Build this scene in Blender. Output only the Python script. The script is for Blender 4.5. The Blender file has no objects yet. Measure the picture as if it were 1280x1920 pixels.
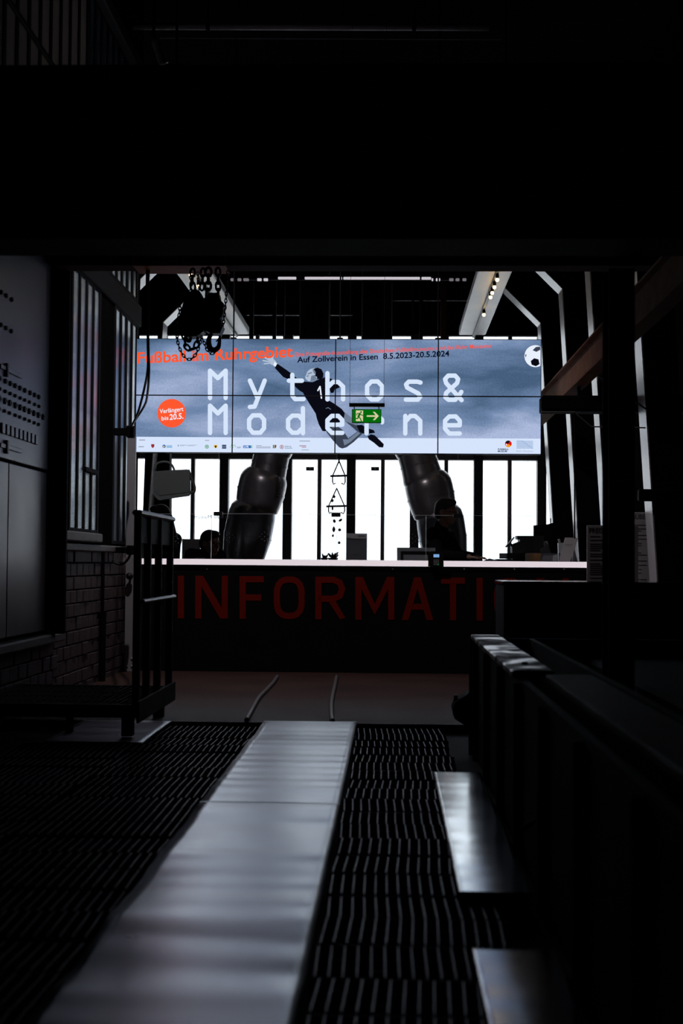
import bpy, bmesh, math, random
from mathutils import Vector, Matrix, Euler, Quaternion
random.seed(7)
SC = bpy.context.scene
COL = SC.collection

# ------------------------------------------------------------------ camera
F = 50.0 / 36.0 * 1920.0                 # focal length in pixels of the 1280x1920 frame
EYE = Vector((0.0, 0.0, 1.08))
ROT = (Matrix.Rotation(math.radians(1.93), 3, 'Z') @ Matrix.Rotation(math.radians(90 + 2.04), 3, 'X')
       @ Matrix.Rotation(math.radians(0.45), 3, 'Z'))
cam_d = bpy.data.cameras.new('camera')
cam = bpy.data.objects.new('camera', cam_d); COL.objects.link(cam)
cam.location = EYE; cam.rotation_euler = ROT.to_euler()
cam_d.sensor_fit = 'VERTICAL'; cam_d.sensor_height = 36.0; cam_d.sensor_width = 24.0; cam_d.lens = 50.0
cam_d.clip_start = 0.05; cam_d.clip_end = 400
cam_d.dof.use_dof = True; cam_d.dof.focus_distance = 13.8; cam_d.dof.aperture_fstop = 2.8
SC.camera = cam

# ------------------------------------------------------------------ world and exposure
w = bpy.data.worlds.new('overcast_sky'); SC.world = w; w.use_nodes = True
nt = w.node_tree; bg = nt.nodes['Background']
bg.inputs['Color'].default_value = (0.93, 0.965, 1.0, 1); bg.inputs['Strength'].default_value = 2.4
SC.view_settings.view_transform = 'Standard'; SC.view_settings.look = 'None'
SC.view_settings.exposure = 0.0; SC.view_settings.gamma = 1.0; SC.view_settings.use_curve_mapping = False
SC.cycles.use_denoising = True
SC.cycles.max_bounces = 10; SC.cycles.diffuse_bounces = 4; SC.cycles.glossy_bounces = 4
SC.cycles.transmission_bounces = 8; SC.cycles.transparent_max_bounces = 16
SC.cycles.sample_clamp_indirect = 6.0

# ------------------------------------------------------------------ measuring helpers
def ray(px, py):
    return ROT @ Vector(((px - 640) / F, (960 - py) / F, -1.0))
def P(px, py, Y):
    """point at hall depth Y seen in the photograph's direction (px, py)"""
    r = ray(px, py); return EYE + r * (Y / r.y)
def S(Y): return F / Y                    # pixels per metre at depth Y
def lin(c):
    c /= 255.0
    return c / 12.92 if c <= 0.04045 else ((c + 0.055) / 1.055) ** 2.4
def rgb(r, g, b): return (lin(r), lin(g), lin(b))

# ------------------------------------------------------------------ materials
MATS = {}
def nodes_of(m):
    m.use_nodes = True
    return m.node_tree, m.node_tree.nodes, m.node_tree.links
def mat(name, col, rough=0.6, metal=0.0, var=0.25, scale=6.0, spec=0.5, bump=0.0, bscale=40.0, rvar=0.0):
    if name in MATS: return MATS[name]
    m = bpy.data.materials.new(name); t, n, l = nodes_of(m)
    b = n['Principled BSDF']
    b.inputs['Roughness'].default_value = rough; b.inputs['Metallic'].default_value = metal
    b.inputs['Specular IOR Level'].default_value = spec
    tc = n.new('ShaderNodeTexCoord'); nz = n.new('ShaderNodeTexNoise')
    nz.inputs['Scale'].default_value = scale; nz.inputs['Detail'].default_value = 6
    l.new(tc.outputs['Object'], nz.inputs['Vector'])
    mx = n.new('ShaderNodeMix'); mx.data_type = 'RGBA'
    mx.inputs[6].default_value = (*[c * (1 - var) for c in col], 1)
    mx.inputs[7].default_value = (*[min(1, c * (1 + var)) for c in col], 1)
    l.new(nz.outputs['Fac'], mx.inputs[0]); l.new(mx.outputs[2], b.inputs['Base Color'])
    if rvar:
        mr = n.new('ShaderNodeMapRange'); mr.inputs[3].default_value = max(0.02, rough - rvar); mr.inputs[4].default_value = rough + rvar
        l.new(nz.outputs['Fac'], mr.inputs[0]); l.new(mr.outputs[0], b.inputs['Roughness'])
    if bump:
        n2 = n.new('ShaderNodeTexNoise'); n2.inputs['Scale'].default_value = bscale; n2.inputs['Detail'].default_value = 4
        l.new(tc.outputs['Object'], n2.inputs['Vector'])
        bp = n.new('ShaderNodeBump'); bp.inputs['Strength'].default_value = bump; bp.inputs['Distance'].default_value = 0.01
        l.new(n2.outputs['Fac'], bp.inputs['Height']); l.new(bp.outputs['Normal'], b.inputs['Normal'])
    MATS[name] = m; return m
def emit(name, col, s=1.0):
    if name in MATS: return MATS[name]
    m = bpy.data.materials.new(name); t, n, l = nodes_of(m); n.clear()
    o = n.new('ShaderNodeOutputMaterial'); e = n.new('ShaderNodeEmission')
    e.inputs['Color'].default_value = (*col, 1); e.inputs['Strength'].default_value = s
    l.new(e.outputs[0], o.inputs[0]); MATS[name] = m; return m
def glass(name, tint=(1, 1, 1), gloss=0.08, rough=0.02):
    if name in MATS: return MATS[name]
    m = bpy.data.materials.new(name); t, n, l = nodes_of(m); n.clear()
    o = n.new('ShaderNodeOutputMaterial'); a = n.new('ShaderNodeBsdfTransparent'); g = n.new('ShaderNodeBsdfGlossy')
    a.inputs[0].default_value = (*tint, 1); g.inputs['Roughness'].default_value = rough
    fr = n.new('ShaderNodeFresnel'); fr.inputs[0].default_value = 1.45
    mu = n.new('ShaderNodeMath'); mu.operation = 'MULTIPLY'; mu.inputs[1].default_value = gloss / 0.04
    mu.use_clamp = True
    mx = n.new('ShaderNodeMixShader'); l.new(fr.outputs[0], mu.inputs[0]); l.new(mu.outputs[0], mx.inputs[0])
    l.new(a.outputs[0], mx.inputs[1]); l.new(g.outputs[0], mx.inputs[2]); l.new(mx.outputs[0], o.inputs[0])
    MATS[name] = m; return m

BLACK = mat('black_steel', (0.008, 0.008, 0.0095), 0.8, 0.0, 0.4, 5, 0.08)
DARK = mat('dark_painted_steel', (0.013, 0.013, 0.016), 0.7, 0.0, 0.4, 5, 0.15)
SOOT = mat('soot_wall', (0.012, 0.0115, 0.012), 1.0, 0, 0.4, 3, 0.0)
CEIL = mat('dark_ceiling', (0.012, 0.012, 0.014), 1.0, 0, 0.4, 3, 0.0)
REDFLOOR = mat('red_brown_floor', (0.075, 0.040, 0.034), 0.6, 0, 0.55, 1.6, 0.2, 0.15, 30, 0.12)
LOWFLOOR = mat('dark_floor', (0.03, 0.024, 0.024), 0.75, 0, 0.4, 3, 0.2)
PLATE = mat('rolled_steel_plate', (0.60, 0.63, 0.69), 0.30, 0.85, 0.18, 3, 0.5, 0.0, 60, 0.07)
PLATE2 = mat('polished_steel_plate', (0.52, 0.55, 0.58), 0.16, 1.0, 0.15, 3, 0.5, 0.0, 60, 0.06)
BARM = mat('worn_grating_steel', (0.20, 0.185, 0.19), 0.45, 1.0, 0.35, 9)
GRATE = mat('grating_black', (0.010, 0.010, 0.011), 0.8, 0.0, 0.3, 20, 0.1)
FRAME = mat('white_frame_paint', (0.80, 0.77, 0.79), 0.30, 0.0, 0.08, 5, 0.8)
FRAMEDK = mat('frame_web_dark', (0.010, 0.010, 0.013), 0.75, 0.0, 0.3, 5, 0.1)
MULL = mat('window_mullion', (0.05, 0.045, 0.05), 0.5, 0.0, 0.2, 5)
MULL2 = mat('window_bar_grey', (0.22, 0.19, 0.20), 0.5, 0.0, 0.2, 5)
GLZ = glass('window_glass', (0.96, 0.985, 1.0), 0.05)
GUARD = glass('guard_glass', (0.94, 0.96, 0.97), 0.04)
RUST = mat('rusty_beam_paint', (0.27, 0.13, 0.075), 0.85, 0.0, 0.5, 7, 0.04)
ORANGE = mat('orange_crane_paint', (0.95, 0.26, 0.03), 0.6, 0.0, 0.25, 7, 0.1)
BROWNP = mat('brown_crane_paint', (0.12, 0.06, 0.03), 0.8, 0.0, 0.4, 7, 0.05)
BRICK = mat('clinker_brick', (0.13, 0.095, 0.095), 0.75, 0.0, 0.35, 9, 0.3, 0.3, 60)
MORTAR = mat('dark_mortar', (0.03, 0.026, 0.027), 0.9, 0, 0.3, 20, 0.1)
SILL = mat('concrete_sill', (0.20, 0.17, 0.17), 0.65, 0, 0.3, 8)
SHEET = mat('bare_sheet_metal', (0.22, 0.21, 0.225), 0.42, 0.7, 0.35, 2.5, 0.5, 0, 40, 0.12)
LIGHTGREY = mat('light_grey_metal', (0.5, 0.5, 0.53), 0.45, 0.3, 0.15, 6)
CHANNEL = mat('white_channel_paint', (0.85, 0.83, 0.85), 0.4, 0, 0.08, 3)
CHUTE = mat('galvanised_chute', (0.30, 0.29, 0.31), 0.30, 0.75, 0.3, 4, 0.5, 0, 40, 0.08)
WHITE = mat('white_paper', (0.72, 0.70, 0.72), 0.7, 0, 0.06, 10)
GREYP = mat('grey_plastic', (0.40, 0.37, 0.39), 0.55, 0, 0.1, 10)
BLKP = mat('black_plastic', (0.012, 0.012, 0.013), 0.45, 0, 0.2, 20)
REDL = mat('red_letter_paint', (0.23, 0.012, 0.004), 0.8, 0, 0.15, 12, 0.1)
CLOTHB = mat('black_cloth', (0.010, 0.010, 0.012), 0.9, 0, 0.3, 30, 0.1)
TROUS = mat('dark_trousers', (0.02, 0.02, 0.025), 0.9, 0, 0.3, 30, 0.1)
SKIN = mat('skin', (0.42, 0.22, 0.16), 0.55, 0, 0.12, 20)
HAIRD = mat('dark_hair', (0.018, 0.014, 0.012), 0.6, 0, 0.3, 60)
HAIRG = mat('grey_brown_hair', (0.06, 0.05, 0.045), 0.6, 0, 0.3, 60)
RUBBER = mat('cable_rubber', (0.012, 0.012, 0.012), 0.5, 0, 0.2, 20)
HOSE = mat('grey_floor_cable', (0.22, 0.21, 0.21), 0.4, 0, 0.2, 20)
IRON = mat('oily_black_iron', (0.010, 0.009, 0.009), 0.5, 0.2, 0.4, 20)
LEAF = mat('succulent_leaf', (0.03, 0.05, 0.02), 0.5, 0, 0.4, 12)
LEAFR = mat('red_brown_leaf', (0.16, 0.06, 0.02), 0.5, 0, 0.4, 12)
STONE = mat('dark_pebble', (0.02, 0.018, 0.018), 0.6, 0, 0.4, 30)
AMBER = mat('amber_card', (0.75, 0.42, 0.16), 0.6, 0, 0.3, 15)
PANEBR = mat('brownish_pane', (0.50, 0.38, 0.31), 0.55, 0, 0.2, 2)
GREYTXT = mat('grey_print', (0.10, 0.09, 0.10), 0.7, 0, 0.05, 10)
BULB = emit('warm_bulb', (1.0, 0.62, 0.22), 14.0)

def ribbed():
    m = bpy.data.materials.new('ribbed_wired_glass'); t, n, l = nodes_of(m); b = n['Principled BSDF']
    b.inputs['Base Color'].default_value = (0.13, 0.17, 0.22, 1); b.inputs['Roughness'].default_value = 0.12
    b.inputs['Specular IOR Level'].default_value = 1.0; b.inputs['IOR'].default_value = 2.1; b.inputs['Specular Tint'].default_value = (0.82, 0.92, 1.0, 1)
    tc = n.new('ShaderNodeTexCoord'); wv = n.new('ShaderNodeTexWave'); wv.wave_type = 'BANDS'; wv.bands_direction = 'Z'
    wv.inputs['Scale'].default_value = 28.0; wv.inputs['Distortion'].default_value = 0.4
    wv.inputs['Detail Scale'].default_value = 0.5
    l.new(tc.outputs['Object'], wv.inputs['Vector'])
    bp = n.new('ShaderNodeBump'); bp.inputs['Strength'].default_value = 0.35; bp.inputs['Distance'].default_value = 0.004
    l.new(wv.outputs['Fac'], bp.inputs['Height']); l.new(bp.outputs['Normal'], b.inputs['Normal'])
    return m
RIBBED = ribbed()
def frosted():
    m = bpy.data.materials.new('frosted_acrylic'); t, n, l = nodes_of(m); b = n['Principled BSDF']
    b.inputs['Base Color'].default_value = (0.95, 0.90, 0.92, 1); b.inputs['Roughness'].default_value = 0.28
    b.inputs['Transmission Weight'].default_value = 0.93; b.inputs['IOR'].default_value = 1.25
    nz = n.new('ShaderNodeTexNoise'); nz.inputs['Scale'].default_value = 14
    mr = n.new('ShaderNodeMapRange'); mr.inputs[3].default_value = 0.2; mr.inputs[4].default_value = 0.36
    l.new(nz.outputs['Fac'], mr.inputs[0]); l.new(mr.outputs[0], b.inputs['Roughness'])
    return m
FROST = frosted()
def fabric():
    m = bpy.data.materials.new('grey_felt'); t, n, l = nodes_of(m); n.clear()
    o = n.new('ShaderNodeOutputMaterial'); d = n.new('ShaderNodeBsdfDiffuse'); tr = n.new('ShaderNodeBsdfTranslucent')
    nz = n.new('ShaderNodeTexNoise'); nz.inputs['Scale'].default_value = 60
    cr = n.new('ShaderNodeValToRGB'); cr.color_ramp.elements[0].color = (0.24, 0.27, 0.27, 1); cr.color_ramp.elements[1].color = (0.31, 0.345, 0.34, 1)
    l.new(nz.outputs['Fac'], cr.inputs[0]); l.new(cr.outputs[0], d.inputs[0]); l.new(cr.outputs[0], tr.inputs[0])
    mx = n.new('ShaderNodeMixShader'); mx.inputs[0].default_value = 0.5
    l.new(d.outputs[0], mx.inputs[1]); l.new(tr.outputs[0], mx.inputs[2]); l.new(mx.outputs[0], o.inputs[0]); return m
FELT = fabric()

# ------------------------------------------------------------------ mesh helpers
class MB:
    def __init__(s): s.v = []; s.f = []
    def add(s, vs, fs):
        o = len(s.v); s.v += [Vector(v) for v in vs]; s.f += [tuple(i + o for i in f) for f in fs]; return s
    def box(s, x0, x1, y0, y1, z0, z1):
        vs = [(x, y, z) for z in (z0, z1) for y in (y0, y1) for x in (x0, x1)]
        return s.add(vs, [(0, 2, 3, 1), (4, 5, 7, 6), (0, 1, 5, 4), (2, 6, 7, 3), (0, 4, 6, 2), (1, 3, 7, 5)])
    def bbox(s, x0, x1, y0, y1, z0, z1, b=0.006):
        """box with chamfered edges"""
        bm = bmesh.new(); bmesh.ops.create_cube(bm, size=1)
        for v in bm.verts:
            v.co = Vector(((x0 + x1) / 2 + v.co.x * (x1 - x0), (y0 + y1) / 2 + v.co.y * (y1 - y0), (z0 + z1) / 2 + v.co.z * (z1 - z0)))
        b = min(b, 0.45 * min(x1 - x0, y1 - y0, z1 - z0))
        bmesh.ops.bevel(bm, geom=bm.edges[:], offset=b, segments=1, affect='EDGES')
        return s.bm(bm)
    def bm(s, bm):
        bm.verts.index_update(); s.add([v.co.copy() for v in bm.verts], [tuple(v.index for v in f.verts) for f in bm.faces]); bm.free(); return s
    def hexa(s, a, b):
        """two quads (4 points each) joined to a solid"""
        return s.add(list(a) + list(b), [(3, 2, 1, 0), (4, 5, 6, 7), (0, 1, 5, 4), (1, 2, 6, 5), (2, 3, 7, 6), (3, 0, 4, 7)])
    def prism(s, pts, d):
        """polygon (3-D points) pushed along d"""
        n = len(pts); d = Vector(d); a = [Vector(p) for p in pts]; b = [p + d for p in a]
        return s.add(a + b, [tuple(range(n))[::-1], tuple(range(n, 2 * n))] + [(i, (i + 1) % n, n + (i + 1) % n, n + i) for i in range(n)])
    def tube(s, path, r, n=8, closed=False, caps=True):
        path = [Vector(p) for p in path]; m = len(path)
        rr = r if isinstance(r, (list, tuple)) else [r] * m
        o = len(s.v); up = None
        for i, p in enumerate(path):
            if closed: t = path[(i + 1) % m] - path[i - 1]
            else: t = path[min(i + 1, m - 1)] - path[max(i - 1, 0)]
            t.normalize()
            if up is None:
                up = Vector((0, 0, 1)) if abs(t.z) < 0.9 else Vector((1, 0, 0))
            u = (up - t * up.dot(t))
            if u.length < 1e-6: u = t.orthogonal()
            u.normalize(); up = u; q = t.cross(u)
            for k in range(n):
                a = 2 * math.pi * k / n; s.v.append(p + (u * math.cos(a) + q * math.sin(a)) * rr[i])
        for i in range(m if closed else m - 1):
            j = (i + 1) % m
            for k in range(n):
                k2 = (k + 1) % n
                s.f.append((o + i * n + k, o + j * n + k, o + j * n + k2, o + i * n + k2))
        if caps and not closed:
            s.f.append(tuple(o + k for k in range(n))); s.f.append(tuple(o + (m - 1) * n + k for k in range(n))[::-1])
        return s
    def lathe(s, c, axis, prof, n=20):
        """prof: (distance along axis, radius)"""
        c = Vector(c); ax = Vector(axis).normalized()
        return s.tube([c + ax * d for d, r in prof], [r for d, r in prof], n) if False else s._lathe(c, ax, prof, n)
    def _lathe(s, c, ax, prof, n):
        u = ax.orthogonal().normalized(); q = ax.cross(u); o = len(s.v); m = len(prof)
        for d, r in prof:
            for k in range(n):
                a = 2 * math.pi * k / n; s.v.append(c + ax * d + (u * math.cos(a) + q * math.sin(a)) * max(r, 1e-4))
        for i in range(m - 1):
            for k in range(n):
                k2 = (k + 1) % n; s.f.append((o + i * n + k, o + i * n + k2, o + (i + 1) * n + k2, o + (i + 1) * n + k))
        s.f.append(tuple(o + k for k in range(n))[::-1]); s.f.append(tuple(o + (m - 1) * n + k for k in range(n))); return s
    def ball(s, c, r, n=12, m=8):
        c = Vector(c); r = Vector((r, r, r)) if not hasattr(r, '__len__') else Vector(r)
        bm = bmesh.new(); bmesh.ops.create_uvsphere(bm, u_segments=n, v_segments=m, radius=1)
        for v in bm.verts: v.co = Vector((v.co.x * r.x, v.co.y * r.y, v.co.z * r.z)) + c
        return s.bm(bm)
WLOC = {}
def link(name, mb, m, parent=None, smooth=False, keep=False):
    """one mesh object; vertices are given in world coordinates"""
    me = bpy.data.meshes.new(name)
    vs = mb.v
    if parent is not None: base = WLOC[parent.name]
    elif keep: base = Vector((0, 0, 0))
    else:
        xs = [v.x for v in vs]; ys = [v.y for v in vs]; zs = [v.z for v in vs]
        base = Vector(((min(xs) + max(xs)) / 2, (min(ys) + max(ys)) / 2, min(zs)))
    me.from_pydata([tuple(v - base) for v in vs], [], mb.f); me.update()
    if smooth:
        for p in me.polygons: p.use_smooth = True
    me.materials.append(m)
    o = bpy.data.objects.new(name, me); COL.objects.link(o)
    if parent is not None: o.parent = parent
    else: o.location = base
    WLOC[o.name] = base.copy(); return o
def thing(name, label, cat, loc, group=None):
    o = bpy.data.objects.new(name, None); COL.objects.link(o); o.location = loc; o.empty_display_size = 0.1
    WLOC[o.name] = Vector(loc); return tag(o, label, cat, group)
def tag(o, label=None, cat=None, group=None, kind=None):
    if label: o['label'] = label
    if cat: o['category'] = cat
    if group: o['group'] = group
    if kind: o['kind'] = kind
    return o
def struct(name, mb, m, label=None, smooth=False):
    o = link(name, mb, m, None, smooth, keep=True); o['kind'] = 'structure'
    if label: o['label'] = label
    return o
def dup(o, parent, loc):
    c = o.copy(); COL.objects.link(c); c.parent = parent; c.location = loc; WLOC[c.name] = WLOC[parent.name] + Vector(loc); return c
def txt(s):
    """flat lettering: 2-D triangles of a line of text, normalised to its cap height"""
    cu = bpy.data.curves.new('t', 'FONT'); cu.body = s; cu.resolution_u = 3
    return cu
def text_mb(s, px, py, wpx, hpx, Y, slope=0.0, bold=0.0, mirror=False, ref='E'):
    cu = txt(s); cu.offset = bold
    ob = bpy.data.objects.new('t', cu); COL.objects.link(ob)
    dg = bpy.context.evaluated_depsgraph_get(); me = bpy.data.meshes.new_from_object(ob.evaluated_get(dg))
    vs = [v.co.copy() for v in me.vertices]; fs = [tuple(p.vertices) for p in me.polygons]
    bpy.data.objects.remove(ob); bpy.data.curves.remove(cu); bpy.data.meshes.remove(me)
    x0 = min(v.x for v in vs); x1 = max(v.x for v in vs); cap = 0.70
    out = []
    for v in vs:
        u = (v.x - x0) / (x1 - x0)
        if mirror: u = 1 - u
        q = px + u * wpx
        out.append(P(q, py - v.y / cap * hpx + slope * (q - px), Y))
    return MB().add(out, fs)
def stroke_px(pts, wpx, Y, thick=0.0, round_=True):
    """monoline stroke traced on the plane Y"""
    mb = MB(); h = wpx / 2
    def flat(poly):
        if thick: mb.prism([P(x, y, Y) for x, y in poly], (0, thick, 0))
        else: mb.add([P(x, y, Y) for x, y in poly], [tuple(range(len(poly)))])
    for i in range(len(pts) - 1):
        (x0, y0), (x1, y1) = pts[i], pts[i + 1]; L = math.hypot(x1 - x0, y1 - y0) or 1
        nx, ny = -(y1 - y0) / L * h, (x1 - x0) / L * h
        flat([(x0 + nx, y0 + ny), (x1 + nx, y1 + ny), (x1 - nx, y1 - ny), (x0 - nx, y0 - ny)])
    js = pts if round_ else pts[1:-1]
    for x, y in js: flat([(x + h * math.cos(2 * math.pi * k / 14), y + h * math.sin(2 * math.pi * k / 14)) for k in range(14)])
    return mb
def ribbon_px(pts, wpx, Y, thick, ylim=None):
    """mitred monoline stroke with square ends, given real thickness"""
    h = wpx / 2; n = len(pts); closed = pts[0] == pts[-1]; A = []; B = []
    if closed: pts = pts[:-1]; n -= 1
    for i in range(n):
        p = Vector(pts[i])
        d0 = p - Vector(pts[i - 1]) if (i or closed) else None
        d1 = Vector(pts[(i + 1) % n]) - p if (i < n - 1 or closed) else None
        d0 = d0 or d1; d1 = d1 or d0
        d0 = d0.normalized(); d1 = d1.normalized()
        n0 = Vector((-d0.y, d0.x)); n1 = Vector((-d1.y, d1.x)); m = (n0 + n1).normalized()
        k = h / max(0.35, m.dot(n0)); a_, b_ = p + m * k, p - m * k
        if ylim: a_.y = min(max(a_.y, ylim[0]), ylim[1]); b_.y = min(max(b_.y, ylim[0]), ylim[1])
        A.append(a_); B.append(b_)
    mb = MB()
    for i in range(n if closed else n - 1):
        j = (i + 1) % n
        mb.prism([P(*A[i], Y), P(*A[j], Y), P(*B[j], Y), P(*B[i], Y)], (0, thick, 0))
    return mb
def poly_px(pts, Y, thick=0.0):
    a = [P(x, y, Y) for x, y in pts]
    if thick: return MB().prism(a, (0, thick, 0))
    return MB().add(a, [tuple(range(len(a)))])
def merge(*mbs):
    r = MB()
    for m in mbs: r.add(m.v, m.f)
    return r
def smooth_path(pts, k=6):
    """Catmull-Rom through the points"""
    pts = [Vector(p) for p in pts]; out = []
    for i in range(len(pts) - 1):
        p0 = pts[max(i - 1, 0)]; p1 = pts[i]; p2 = pts[i + 1]; p3 = pts[min(i + 2, len(pts) - 1)]
        for j in range(k):
            t = j / k
            out.append(0.5 * ((2 * p1) + (p2 - p0) * t + (2 * p0 - 5 * p1 + 4 * p2 - p3) * t * t + (3 * p1 - p0 - 3 * p2 + p3) * t ** 3))
    return out + [pts[-1]]
def chain_mb(path, pitch, wire, wid):
    """links threaded along a path, each turned against the last"""
    path = [Vector(p) for p in path]; mb = MB(); d = 0.0; k = 0
    seg = []
    for a, b in zip(path, path[1:]): seg.append((a, b, (b - a).length))
    tot = sum(s[2] for s in seg)
    while d < tot:
        e = d
        for a, b, L in seg:
            if e <= L: c = a + (b - a) * (e / L); t = (b - a).normalized(); break
            e -= L
        side = t.cross(Vector((0, 1, 0)))
        if side.length < 0.1: side = Vector((1, 0, 0))
        side.normalize(); nrm = t.cross(side)
        ax = side if k % 2 == 0 else nrm
        hl = pitch * 0.68; ring = []
        for q in range(10):
            a_ = 2 * math.pi * q / 10
            ring.append(c + t * math.cos(a_) * hl + ax * math.sin(a_) * wid / 2)
        mb.tube(ring, wire, 5, closed=True); d += pitch; k += 1
    return mb

# =================================================================== SETTING
HALL_L, HALL_R, CEILZ = -2.6, 3.0, 7.0
BACKY = 21.0
lowz = -0.06
struct('floor', MB().box(-4.6, 3.2, 9.6, 21.3, -0.3, 0.0), REDFLOOR, 'worn red-brown floor in front of the counter')
struct('floor.001', MB().box(-4.6, 3.2, -2.2, 9.6, -0.3, lowz), LOWFLOOR, 'dark sunken floor under the gratings')
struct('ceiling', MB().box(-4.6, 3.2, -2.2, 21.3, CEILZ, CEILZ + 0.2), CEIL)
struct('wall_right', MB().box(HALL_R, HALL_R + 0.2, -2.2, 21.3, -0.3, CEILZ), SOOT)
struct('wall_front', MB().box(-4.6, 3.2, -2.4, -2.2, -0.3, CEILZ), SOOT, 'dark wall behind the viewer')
struct('wall_outer', MB().box(-4.6, -4.4, -2.2, 14.6, -0.3, CEILZ), SOOT, 'dark wall of the side room behind the ribbed glazing')  # unseen shell added outside the left wall to stop sky light leaking in
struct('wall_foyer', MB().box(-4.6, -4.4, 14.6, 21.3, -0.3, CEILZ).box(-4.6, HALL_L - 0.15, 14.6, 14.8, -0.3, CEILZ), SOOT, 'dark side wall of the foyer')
# left wall: plinth, piers and beams around the glazing
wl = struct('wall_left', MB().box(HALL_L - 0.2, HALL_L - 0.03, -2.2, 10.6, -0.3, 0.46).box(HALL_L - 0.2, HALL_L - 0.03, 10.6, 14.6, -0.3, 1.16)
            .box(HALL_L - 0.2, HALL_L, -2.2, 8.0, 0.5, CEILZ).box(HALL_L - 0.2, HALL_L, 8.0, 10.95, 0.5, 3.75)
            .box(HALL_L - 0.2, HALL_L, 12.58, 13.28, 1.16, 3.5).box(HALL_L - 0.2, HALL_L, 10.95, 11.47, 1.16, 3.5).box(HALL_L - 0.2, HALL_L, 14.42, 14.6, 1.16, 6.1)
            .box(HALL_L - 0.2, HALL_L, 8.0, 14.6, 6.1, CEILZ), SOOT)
# each clinker brick of the plinth
bw, bh = 0.235, 0.112
bmb = MB().bbox(-0.03, 0.0, 0.006, bw - 0.006, 0.005, bh - 0.005, 0.005)
bproto = None
def brick(y, z, f=1.0):
    global bproto
    if bproto is None:
        bproto = link('brick', bmb, BRICK, wl); o = bproto
    else:
        o = bproto.copy(); COL.objects.link(o); o.parent = wl
    o.location = (HALL_L + random.uniform(-0.006, 0.006), y, z); o.scale = (1, f, 1)
for r in range(11):
    y = 10.98 - (bw / 2 if r % 2 else 0)
    while y < 14.4:
        y0 = max(y, 10.98)
        f = (min(y + bw, 14.42) - y0) / bw
        if f > 0.2: brick(y0, -0.06 + r * bh, f)
        y += bw
for r in range(5):
    y = 8.9 - (bw / 2 if r % 2 else 0)
    while y < 10.9:
        brick(y, -0.06 + r * bh - 0.045); y += bw
sill1 = struct('trim_1', MB().bbox(HALL_L - 0.2, HALL_L + 0.10, 8.0, 10.98, 0.46, 0.53, 0.012), SILL, 'low concrete sill under the metal panel')
sill2 = struct('trim_2', MB().bbox(HALL_L - 0.2, HALL_L + 0.03, 10.98, 14.42, 1.16, 1.22, 0.01).bbox(HALL_L - 0.2, HALL_L + 0.045, 10.98, 12.62, 1.24, 1.32, 0.01), SILL, 'grey sill under the ribbed glazing')
struct('trim_3', MB().bbox(HALL_L - 0.12, HALL_L + 0.02, 8.0, 14.6, 3.5, 3.72, 0.01), BLACK, 'heavy dark steel beam above the ribbed glazing')
struct('trim_4', MB().bbox(HALL_L - 0.12, HALL_L + 0.07, 8.0, 14.6, 6.0, 6.14, 0.015), DARK, 'dark eaves beam above the upper panes')
wn = 0
def glazing(y0, y1, z0, z1, n, m, label, bars=(), barw=0.055):
    """window_<n> with panes between vertical steel bars in the left wall"""
    global wn
    wn += 1; d = (y1 - y0) / n
    o = struct('window_%d' % wn, MB().box(HALL_L - 0.05, HALL_L + 0.004, y0, y1, z0, z0 + 0.03).box(HALL_L - 0.05, HALL_L + 0.004, y0, y1, z1 - 0.03, z1), BLACK, label)
    pm = link('pane', MB().box(HALL_L - 0.015, HALL_L - 0.003, y0 + 0.01, y0 + d - 0.01, z0 + 0.02, z1 - 0.02), m, o)
    bm_ = link('bar', MB().bbox(HALL_L - 0.04, HALL_L + 0.006, y0 - barw / 2, y0 + barw / 2, z0, z1, 0.003), BLACK, o)
    for k in range(1, n): dup(pm, o, (0, k * d, 0))
    for k in range(1, n + 1): dup(bm_, o, (0, k * d, 0))
    for zb, ya, yb in bars:
        link('cross_bar', MB().bbox(HALL_L - 0.02, HALL_L + 0.02, ya, yb, zb - 0.02, zb + 0.02, 0.004), BLACK, o)
    return o
glazing(11.47, 12.58, 1.32, 3.5, 4, RIBBED, 'tall ribbed glass window next to the black column', [(1.86, 12.0, 12.5)], 0.065)
glazing(13.28, 14.45, 1.24, 3.5, 4, RIBBED, 'tall ribbed glass window nearest the counter', [], 0.085)
glazing(11.95, 14.42, 3.73, 5.98, 9, RIBBED, 'upper row of ribbed panes over the dark beam', [], 0.09)
glazing(8.05, 11.9, 3.73, 5.98, 12, PANEBR, 'upper row of brownish panes above the girder', [(4.86, 8.05, 10.9)], 0.07)

# back wall with the big overexposed glazing
PX_POST = [182.5, 301, 420, 538.5, 657.5, 776, 895.5, 1014]
XP = [P(p, 1000, BACKY).x for p in PX_POST]
XP = [XP[0] - 1.0] + XP + [XP[-1] + 0.935]
WT, WB = P(640, 862, BACKY).z, 0.12
T0, T1 = WT + 0.16, P(640, 628, BACKY).z
SL0, SL1 = P(640, 524, BACKY).z, P(640, 517, BACKY).z
wb = MB().box(-4.6, 3.2, BACKY, BACKY + 0.15, -0.3, WB).box(-4.6, 3.2, BACKY, BACKY + 0.15, T1, CEILZ)
wb.box(-4.6, XP[0], BACKY, BACKY + 0.15, WB, T1).box(XP[-1], 3.2, BACKY, BACKY + 0.15, WB, T1)
wback = struct('wall_back', wb, SOOT)
link('header', MB().bbox(XP[0], XP[-1], BACKY - 0.06, BACKY + 0.12, WT, T0), MULL2, wback)
for i, x in enumerate(XP[1:-1]):
    ww = 0.066
    link('post', MB().bbox(x - ww, x + ww, BACKY - 0.12, BACKY + 0.1, WB, T1, 0.01), MULL, wback)
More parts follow.
